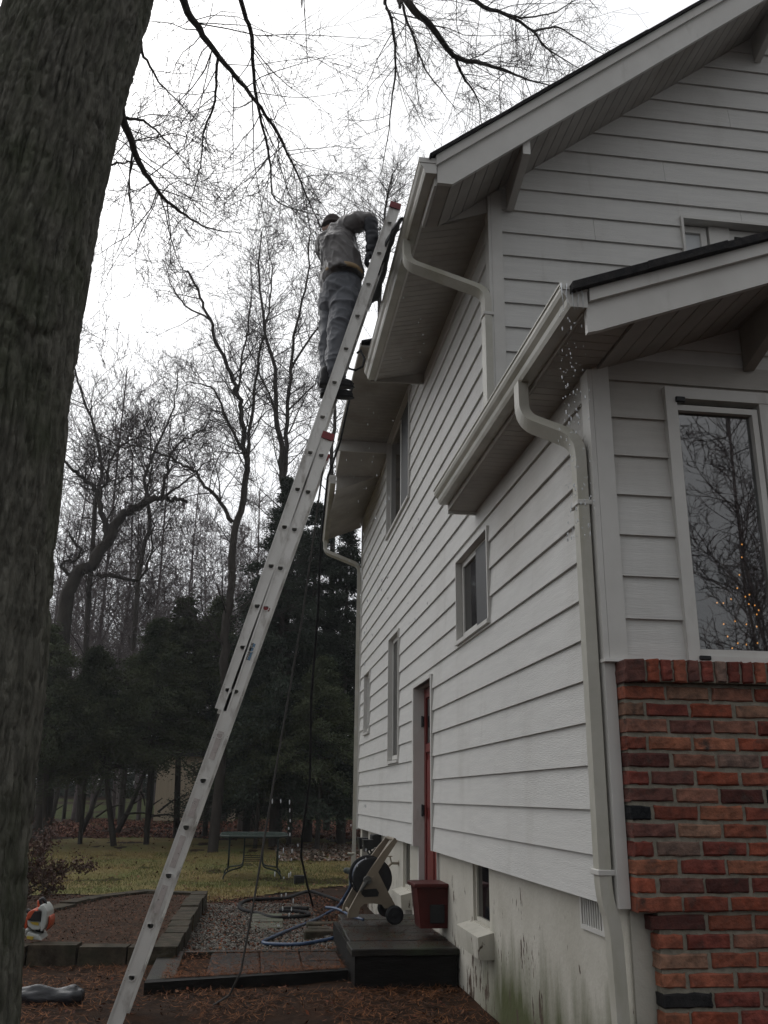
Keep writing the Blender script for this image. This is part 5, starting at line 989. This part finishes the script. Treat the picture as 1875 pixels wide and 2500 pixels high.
B0.limb([(-1.1, 4.3, 3.6), D(225, 350, 7.0), D(262, 352, 7.4), D(295, 350, 7.8), D(340, 382, 8.2), D(420, 385, 8.8)], .014, .003, dens=13, twL=1.08, t0=.3, lev=1, **kw)
hub2 = np.array([.2, 4.6, 12.5]); B0.thick.append((np.array(smooth_path([hub, (-.4, 4.4, 11.0), hub2], 4)), np.linspace(.13, .09, 9)))
B0.limb([hub2, D(800, -160, 7.8), D(877, 0, 7.5), D(931, 55, 7.6), D(981, 120, 7.8), D(1041, 137, 8.1), D(1091, 152, 8.4), D(1141, 172, 8.8), D(1215, 190, 9.4)], .06, .006, dens=29, twL=1.35, t0=.2, **kw)
B0.limb([D(981, 120, 7.8), D(1001, 165, 8), D(1022, 195, 8.2), D(1035, 225, 8.3), D(1044, 280, 8.6)], .02, .003, dens=16, twL=1.08, lev=1, **kw)
B0.limb([hub2, D(950, -120, 8.5), D(1026, 0, 8.6), D(1091, 30, 8.8), D(1151, 67, 9.0), D(1181, 105, 9.2), D(1256, 150, 9.6)], .045, .005, dens=29, twL=1.22, t0=.2, **kw)
B0.limb([D(1151, 67, 9.0), D(1180, 62, 9.2), D(1210, 60, 9.4), D(1265, 95, 9.8), D(1330, 130, 10.4)], .02, .003, dens=18, twL=1.08, lev=1, **kw)
B0.limb([D(1091, 30, 8.8), D(1140, 38, 9), D(1200, 25, 9.3), D(1260, -5, 9.6), D(1300, 30, 10)], .016, .003, dens=18, twL=1.08, lev=1, **kw)
B0.limb([hub2, D(825, -100, 8.2), D(832, 0, 8.2), D(847, 50, 8.3), D(854, 150, 8.6), D(845, 224, 8.9), D(837, 300, 9.3), D(820, 380, 9.8)], .03, .003, dens=24, twL=1.22, t0=.25, **kw)
B0.limb([hub2, D(855, -80, 8.6), D(867, 0, 8.6), D(887, 65, 8.8), D(921, 150, 9.1), D(956, 200, 9.4), D(985, 235, 9.7)], .03, .003, dens=24, twL=1.22, t0=.25, **kw)
B0.limb([hub2, D(656, -80, 8.2), D(657, 0, 8.2), D(664, 138, 8.5)], .009, .004, dens=2, twL=0.41, t0=.7, lev=2, **kw)
B0.build(oak, m_bark2, m_twig)
# ---- bare trees in the middle distance
grp = 'bare trees beyond the lawn'
def bare(name, base, limbs, seed, label, mt=m_bark2, mtw=m_twig, rmin=.005, **k_):
    g_ = ghf(base[0], base[1]); o = thing(name, (base[0], base[1], g_), label, 'tree', grp); b_ = Br(seed)
    for (pts, ra, rb, dens, twL) in limbs: b_.limb(pts, ra, rb, dens=int(dens*1.4), twL=twL*1.15, rmin=rmin, cap=.035, jit=.03, **{**dict(up=.10, wig=.16, kids=(5, 8), spread=.8, ratio=.58), **k_})
    b_.build(o, mt, mtw, 7, 3); return o
def gp(x, y, Y): p = D(x, y, Y); return p
def base_of(x, y, Y): p = D(x, y, Y); return (p[0], Y)
Y = 22.5; b1 = base_of(487, 1400, Y); r_ = lambda P, YY=None: [D(x, y, YY or Y) for x, y in P]
bare('bare_tree', b1, [([(b1[0], Y, ghf(*b1))]+r_([(485, 1480), (487, 1356), (498, 1263), (507, 1151), (528, 1057), (535, 1005), (526, 964), (524, 889), (513, 845), (494, 796), (470, 740), (452, 690), (432, 640), (405, 585)]), .125, .03, 30, 2.0),
  (r_([(502, 1128), (476, 1083), (442, 1050), (416, 1013), (379, 998), (326, 968), (252, 957), (200, 930)]), .06, .012, 22, 1.8), (r_([(520, 971), (483, 889), (457, 837), (420, 830), (385, 815)]), .045, .01, 14, 1.5),
  (r_([(535, 1005), (543, 908), (558, 796), (575, 700), (590, 600), (575, 510)]), .055, .012, 24, 1.8), (r_([(513, 845), (530, 740), (545, 640), (540, 560)]), .035, .01, 14, 1.6), (r_([(452, 690), (400, 660), (370, 610), (350, 560)]), .03, .01, 12, 1.5)], 21, 'dark bare tree with a forked trunk seen just left of the ladder middle')
Y = 26.5; b2 = base_of(617, 1330, Y)
bare('bare_tree', b2, [([(b2[0], Y, ghf(*b2))]+r_([(617, 1330), (617, 1206), (611, 1060), (606, 983), (600, 900), (592, 800), (570, 700), (560, 600), (565, 500)]), .17, .02, 30, 1.9),
  (r_([(612, 1040), (616, 983), (621, 889), (629, 796), (640, 700), (662, 600), (668, 500), (660, 420)]), .09, .012, 30, 1.8), (r_([(600, 900), (565, 820), (540, 760), (528, 700)]), .04, .01, 14, 1.4), (r_([(629, 796), (690, 700), (730, 620), (740, 540)]), .045, .01, 20, 1.6), (r_([(621, 889), (670, 840), (700, 800), (720, 740)]), .035, .01, 14, 1.2), (r_([(608, 960), (640, 900), (664, 850), (690, 870)]), .03, .01, 8, 1.0)], 22, 'tall bare tree with twin upright stems directly behind the man on the ladder')
Y = 25.5; b3 = base_of(135, 1400, Y)
bare('bare_tree', b3, [([(b3[0], Y, ghf(*b3))]+r_([(137, 1345), (158, 1262), (195, 1218), (233, 1170), (255, 1125), (289, 1097), (326, 1081), (350, 1074)]), .235, .09, 8, 1.2),
  (r_([(350, 1074), (364, 1079), (390, 1078), (405, 1084)]), .07, .05, 1, .4), (r_([(233, 1170), (226, 1132), (214, 1080), (200, 1050), (177, 1030), (150, 1008), (115, 985)]), .10, .03, 14, 1.6),
  (r_([(214, 1080), (232, 1030), (240, 990), (262, 965), (300, 940), (330, 900)]), .05, .012, 16, 1.5), (r_([(354, 1078), (360, 1020), (371, 983), (400, 950), (438, 925), (460, 880)]), .06, .012, 16, 1.5),
  (r_([(326, 1085), (322, 1050), (330, 1000), (325, 940), (340, 880)]), .05, .012, 14, 1.5), (r_([(212, 1240), (255, 1246), (300, 1251), (318, 1215), (330, 1150), (325, 1100)]), .06, .02, 12, 1.1), (r_([(160, 1250), (140, 1235), (138, 1215), (160, 1212), (170, 1190), (150, 1150)]), .06, .03, 8, .9),
  (r_([(115, 985), (90, 940), (110, 880), (140, 830)]), .035, .01, 14, 1.5), (r_([(350, 1074), (400, 1040), (440, 1005), (470, 990)]), .04, .01, 10, 1.1)], 23, 'old gnarled bare tree arching to the right above the dark evergreens', wig=.3)
Y = 29.0
for i, (x, yb, P) in enumerate(((720, 1250, [(720, 1150), (715, 1000), (725, 850), (720, 700), (735, 560), (745, 450)]), (820, 700, [(822, 640), (828, 500), (838, 420), (860, 350)]), (300, 1350, [(300, 1250), (325, 1130), (312, 1040), (345, 950), (375, 880), (385, 800)]), (215, 1350, [(200, 1150), (222, 1010), (195, 900), (160, 800), (150, 720)]))):
    bb_ = base_of(x, yb, Y+i); pts = [(bb_[0], Y+i, ghf(*bb_))]+[D(q[0], q[1], Y+i) for q in P]
    lbl = ('bare tree rising right behind the ladder, beside the twin-stemmed one', 'bare tree whose twigs show just above the eave corner', 'slim bare tree standing between the gnarled tree and the forked one', 'slim bare tree close to the big oak trunk, behind the gnarled one')[i]
    bare('bare_tree', bb_, [(pts, .11, .015, 34, 2.6)], 40+i, lbl, rmin=.0045)
# far wood: three shapes, many copies
protos = []
for s in range(3):
    b_ = Br(60+s); H_ = (13, 15, 11.5)[s]
    b_.limb([(0, 0, 0), (.2, 0, H_*.3), (-.1+.3*s, .1, H_*.6), (.2, 0, H_)], .085, .02, dens=46, twL=3.4, rmin=.009, up=.14, wig=.24, kids=(5, 8), spread=.75, t0=.2, cap=.05)
    o = empty('bare_tree', (0, 0, 0)); V, Fq = tubes(b_.thick, 5); a1 = arr_mesh('limbs', V, Fq, m_hazebark, o, True); V, Fq = tubes(b_.thin, 3); a2 = arr_mesh('twigs', V, Fq, m_hazebark, o, True); a2['kind'] = 'stuff'; protos.append(o)
def copytree(o, loc, rz, s):
    c = o.copy(); COL.objects.link(c); c.location = loc; c.rotation_euler[2] = rz; c.scale = (s, s, s)
    for ch in o.children: d = ch.copy(); COL.objects.link(d); d.parent = c
    return c
used = set(); fx = []
for row, (Yf, n, x0, x1) in enumerate(((36, 9, 90, 560), (46, 13, 60, 640), (58, 15, 60, 760))):
    for i in range(n): fx.append((x0+(x1-x0)*(i+.5)/n+random.uniform(-12, 12), Yf+random.uniform(-3, 3)))
for k, (x, Yf) in enumerate(fx):
    pr = protos[k % 3]; p = D(x, 1600, Yf); loc = (p[0], Yf, ghf(p[0], Yf)-.1); s = random.uniform(.75, 1.15)
    if (k % 3) not in used: used.add(k % 3); c = pr; c.location = loc; c.scale = (s, s, s)
    else: c = copytree(pr, loc, random.uniform(0, 6.28), s)
    tag(c, 'one of the thin bare trees of the far wood beyond the evergreens', 'tree', 'bare trees of the far wood')
# ---- evergreens: sprays of small leaf faces along drooping branches
def evergreen(seed, H_, Rb, conical, z0, n_br, leaf=.10, per=55):
    r = np.random.default_rng(seed); segs = []; LP_ = []; LD = []
    for i in range(n_br):
        t = r.uniform(0, 1)**.85; z = z0+(H_-z0)*t
        rad = Rb*((1-t)**(.85 if conical else .45))*(.30+.85*r.random())*(1 if conical or t > .15 else .5+t*3.3)+.10
        a = r.uniform(0, 6.28); d = np.array([math.cos(a), math.sin(a), 0]); lift = (.10 if conical else .75); n = 6; P = []
        for k in range(n): u = k/(n-1); P.append(d*rad*u+np.array([0, 0, z+lift*rad*u-(.35*rad*u*u if conical else .1*u)])+r.normal(0, .04*rad, 3)*(k > 0))
        P = np.array(P); segs.append((P, np.linspace(.03*(1-t)+.008, .004, n)))
        m = int(per*(.4+rad/Rb)); u = r.uniform(.15, 1.05, m)**.7*(n-1); ii = np.minimum(u.astype(int), n-2); f = (u-ii)[:, None]; q = P[ii]*(1-f)+P[ii+1]*f+r.normal(0, 1, (m, 3))*np.array([.13, .13, .09])*(.5+rad*.35); LP_.append(q); dd = np.tile(d, (m, 1))+r.normal(0, .6, (m, 3))+np.array([0, 0, .35 if not conical else -.15]); LD.append(dd/np.linalg.norm(dd, axis=1)[:, None])
    P = np.concatenate(LP_); Dv = np.concatenate(LD); n = len(P); s = r.normal(0, 1, (n, 3)); s -= Dv*(s*Dv).sum(1)[:, None]; s /= np.linalg.norm(s, axis=1)[:, None]; L_ = leaf*r.uniform(.6, 1.5, (n, 1)); w = L_*.22
    V = np.stack([P-Dv*L_*.5, P+s*w, P+Dv*L_*.6, P-s*w], 1).reshape(-1, 3); return segs, V, np.arange(n*4).reshape(n, 4)
ev = []
for (sd_, H_, Rb, con, z0, nb, lf, per, mt_) in ((1, 5.2, 1.55, True, 1.9, 120, .060, 420, m_leaf), (2, 6.0, 1.75, True, 2.2, 130, .060, 420, m_leaf), (3, 10.5, 2.6, True, 1.2, 260, .075, 460, m_leafb)):
    segs, V, Fq = evergreen(sd_, H_, Rb, con, z0, nb, lf, per); o = empty('evergreen_tree'); segs.append((np.array([[0, 0, -.1], [.05, 0, H_*.3], [0, .05, H_*.6], [0, 0, H_*.97]]), np.array([.07, .06, .04, .01]) if sd_ < 3 else np.array([.15, .12, .08, .02])))
    v, f = tubes(segs, 5); arr_mesh('trunk', v, f, m_bark2, o, True); arr_mesh('crown', V, Fq, mt_, o); ev.append(o)
eused = set()
def put_ev(k, xD, Yy, topD, label, lean=0.0, wide=1.0, grp_='evergreens along the back of the lawn'):
    H_ = (5.2, 6.0, 10.5)[k]; p = D(xD, 1650, Yy); g_ = ghf(p[0], Yy); tp = D(xD, topD, Yy)[2]; s = (tp-g_)/H_
    if k not in eused: eused.add(k); c = ev[k]; c.location = (p[0], Yy, g_)
    else: c = copytree(ev[k], (p[0], Yy, g_), random.uniform(0, 6.28), 1)
    c.scale = (s*wide, s*wide, s); c.rotation_euler = (0, lean, random.uniform(0, 6.28)); tag(c, label, 'evergreen', grp_); return c
put_ev(0, 118, 23.5, 1345, 'dark evergreen nearest the big oak trunk', .12, 1.0)
put_ev(1, 190, 24.5, 1400, 'low dark evergreen second from the big oak trunk', .25, 1.1); put_ev(0, 262, 24.0, 1410, 'dark evergreen in the middle of the leaning row', .18, 1.3)
put_ev(1, 330, 24.5, 1345, 'dark evergreen in front of the tan shed', .15, 1.2); put_ev(0, 392, 26.5, 1290, 'tall bushy evergreen just left of the ladder', .05, 1.1); put_ev(1, 452, 27, 1290, 'tall evergreen rising behind the ladder', 0, 1.0)
put_ev(2, 598, 24.0, 1035, 'tall pointed spruce standing highest, left of the house corner', 0, 1.0); put_ev(2, 540, 26.5, 1250, 'broad spruce behind the lower half of the ladder', 0, 1.1); put_ev(2, 668, 25.5, 1090, 'broad dark spruce between the tall spruce and the house', 0, 1.1)
put_ev(2, 740, 24.5, 1130, 'spruce whose branches touch the house corner in view', 0, 1.1); put_ev(2, 820, 27.0, 1130, 'spruce mostly hidden behind the far end of the house', 0, 1.1); put_ev(1, 150, 33.5, 1480, 'evergreen filling the gap behind the leaning row, by the oak trunk', 0, 1.3); put_ev(1, 560, 23.5, 1480, 'lower evergreen in front of the tall spruce', 0, 1.2); put_ev(1, 690, 23.0, 1420, 'lower evergreen near the house corner', 0, 1.25); put_ev(0, 630, 24, 1500, 'bushy evergreen under the tall spruce', 0, 1.3)
put_ev(0, 40, 27, 1400, 'evergreen mostly hidden behind the big oak trunk', .1, 1.2)
# dense backdrop of the wood seen low between the trunks
r = np.random.default_rng(5); n = 90000; x = r.uniform(-30, 14, n); y = np.where(x < -2.5, 52.0, 36.0)+r.uniform(0, 1, n)*3; zt_ = np.where(x < -2.5, 2.2+.6*np.sin(x*1.3), 1.8+1.2*np.sin(x*.5)+.8*np.sin(x*1.3+1)); z = gz(x, y)+r.uniform(0, 1, n)**.9*(zt_+1.2); P = np.stack([x, y, z], 1); dv = r.normal(0, 1, (n, 3)); dv /= np.linalg.norm(dv, axis=1)[:, None]; s = np.cross(dv, r.normal(0, 1, (n, 3))); s /= np.linalg.norm(s, axis=1)[:, None]
V = np.stack([P-dv*.10, P+s*.05, P+dv*.10, P-s*.05], 1).reshape(-1, 3); o = arr_mesh('far_undergrowth', V, np.arange(n*4).reshape(n, 4), m_leafb); tag(o, kind='stuff')
# leaning bare stems of the row and fallen sticks
b_ = Br(91); LN = [(385, 1640, 470, 1430), (655, 1700, 800, 1400), (940, 1690, 1150, 1330), (1190, 1680, 1235, 1340), (1045, 1600, 1120, 1440), (1140, 1440, 1175, 1550), (830, 1420, 940, 1450), (780, 1640, 1000, 1540), (1000, 1620, 1300, 1640), (1280, 1600, 1520, 1460), (1200, 1640, 1500, 1650)]
zc = lambda u, v, Y_: at(u*.3014, 1500+v*.3014, Y_)
tn = 0; words = ('leftmost', 'second', 'third', 'fourth')
for i, (u0, v0, u1, v1) in enumerate(LN):
    Yq = 28.0-.3*(i % 3); a = zc(u0, v0, Yq); c = zc(u1, v1, Yq+.5)
    if i < 4:
        a[2] = ghf(a[0], a[1])-.05; o = thing('leaning_trunk', a, '%s dark leaning trunk under the evergreens, counted from the oak' % words[i], 'tree trunk', 'leaning trunks'); m = MB(); m.tube([a, (a+c)/2+np.array([.04, 0, 0]), c, c+(c-a)*.5], [.085, .07, .06, .04], 7); pt(m, 'trunk', m_bark2, o, True); q = MB(); q.tube([(a+c)/2, (a+c)/2+np.array([.35, .1, .25])], [.03, .01], 5); pt(q, 'branch_stub', m_bark2, o)
    else: b_.thick.append((np.array(smooth_path([a, (a+c)/2+np.array([0, 0, .08]), c], 3)), np.linspace(.035, .015, 7)))
V, Fq = tubes(b_.thick, 5); o = arr_mesh('fallen_branches', V, Fq, m_bark2); recenter(o); tag(o, 'heap of fallen bare branches lying in front of the shed', 'branches')
# shed and pale post
sh_ = thing('garden_shed', tuple(zc(1450, 1640, 33.0)), 'pale tan shed half hidden by the evergreens', 'shed')
a = zc(1250, 1560, 33.0); c = at(573, 1960, 33.0); g_ = ghf(-3, 33)-.1
m = MB(); m.box((a[0], 33, g_), (c[0], 35.6, g_+2.3)); wl = pt(m, 'wall', M('shed_wall', (.42, .35, .25), (.50, .42, .31), 3, .8, .2, 20, (8, 1, .2)), sh_)
m = MB(); mx_ = (a[0]+c[0])/2; m.prism([(a[0]-.2, 32.8, g_+2.25), (c[0]+.2, 32.8, g_+2.25), (mx_, 32.8, g_+3.1)], (0, 3.0, 0)); pt(m, 'roof', m_shing, sh_)
m = MB(); m.box((mx_+.25, 32.96, g_), (mx_+1.1, 33.0, g_+1.95)); dd_ = pt(m, 'door', M('shed_door', (.09, .08, .065)), sh_); m = MB(); m.box((mx_+.32, 32.92, g_+.95), (mx_+.36, 32.96, g_+1.05)); pt(m, 'handle', m_black, dd_)
pz = zr_ = None
p = at(604, 1985, 29.0); p2 = at(612, 1845, 29.0); m = MB(); m.tube([(p[0], 29, ghf(p[0], 29)-.05), (p[0]+.04, 29, (p[2]+p2[2])/2), (p2[0], 29, p2[2]), (p2[0]+.05, 29, p2[2]+1.6)], [.30, .22, .16, .12], 10); o = m.build('pale_trunk', M('pale_bark', (.10, .085, .075), (.15, .13, .115), 4, .8, .3, 20, (1, 1, .3)), None, True); recenter(o); tag(o, 'pale grey tree trunk rising behind the leaf litter, right of the ladder foot', 'tree trunk')
# reddish shrub beside the oak
sb = thing('red_shrub', (-3.0, 12.9, ghf(-3, 12.9)), 'small shrub with rusty red leaves between the oak trunk and the lawn', 'shrub'); b_ = Br(71)
for i in range(11):
    a = random.uniform(0, 6.28); b_.grow(np.array([-3.05, 12.9, G]), np.array([math.cos(a)*.7, math.sin(a)*.7, .9]), 1.0, .012, 1, 3, up=.05, wig=.18, kids=(4, 6), spread=.7, rmin=.0022)
b_.build(sb, m_bark2, m_twig, 5, 3)
tips = np.concatenate([p[-3:] for p, _ in b_.thin]); n = 7000; P = tips[rng.integers(0, len(tips), n)]+rng.normal(0, .035, (n, 3)); dv = rng.normal(0, 1, (n, 3)); dv /= np.linalg.norm(dv, axis=1)[:, None]; s = np.cross(dv, rng.normal(0, 1, (n, 3))); s /= np.linalg.norm(s, axis=1)[:, None]
V = np.stack([P-dv*.022, P+s*.012, P+dv*.022, P-s*.012], 1).reshape(-1, 3); o = arr_mesh('leaves', V, np.arange(n*4).reshape(n, 4), M('red_leaf', (.05, .022, .014), (.10, .042, .024), 9, .7)); att(o, sb); o['kind'] = 'stuff'
# trees behind the viewer (they show in the window's reflection)
k = 0
for (x, y, s, pr) in ((9.3, -8.0, .9, 0), (15, -18, 1.1, 1)):
    c = copytree(protos[pr], (x, y, G), 1.0+k, s); k += 1; tag(c, ('bare tree behind the viewer whose boughs are mirrored in the big window', 'bare tree farther back, mirrored in the big window')[k-1], 'tree', 'trees mirrored in the window')
c = copytree(ev[1], (8.2, -6.0, G), .4, .72); tag(c, 'dark evergreen behind the viewer, mirrored low in the big window', 'evergreen', 'trees mirrored in the window')
c = copytree(ev[2], (-7, -9, G), 1.4, 1.0); tag(c, 'spruce behind the viewer on the far left', 'evergreen', 'trees mirrored in the window')

# ================================================================== damp air
hz = MB(); hz.box((-115, -39, -3.2), (115, 139, 24)); m_hz = bpy.data.materials.new('haze'); m_hz.use_nodes = True; t = m_hz.node_tree; t.nodes.clear(); o_ = t.nodes.new('ShaderNodeOutputMaterial'); pv = t.nodes.new('ShaderNodeVolumePrincipled'); pv.inputs['Color'].default_value = (.90, .92, .95, 1); pv.inputs['Density'].default_value = .0010; pv.inputs['Anisotropy'].default_value = .3
t.links.new(pv.outputs[0], o_.inputs['Volume']); ho = hz.build('haze', m_hz); tag(ho, kind='stuff'); m_hz.cycles.homogeneous_volume = True
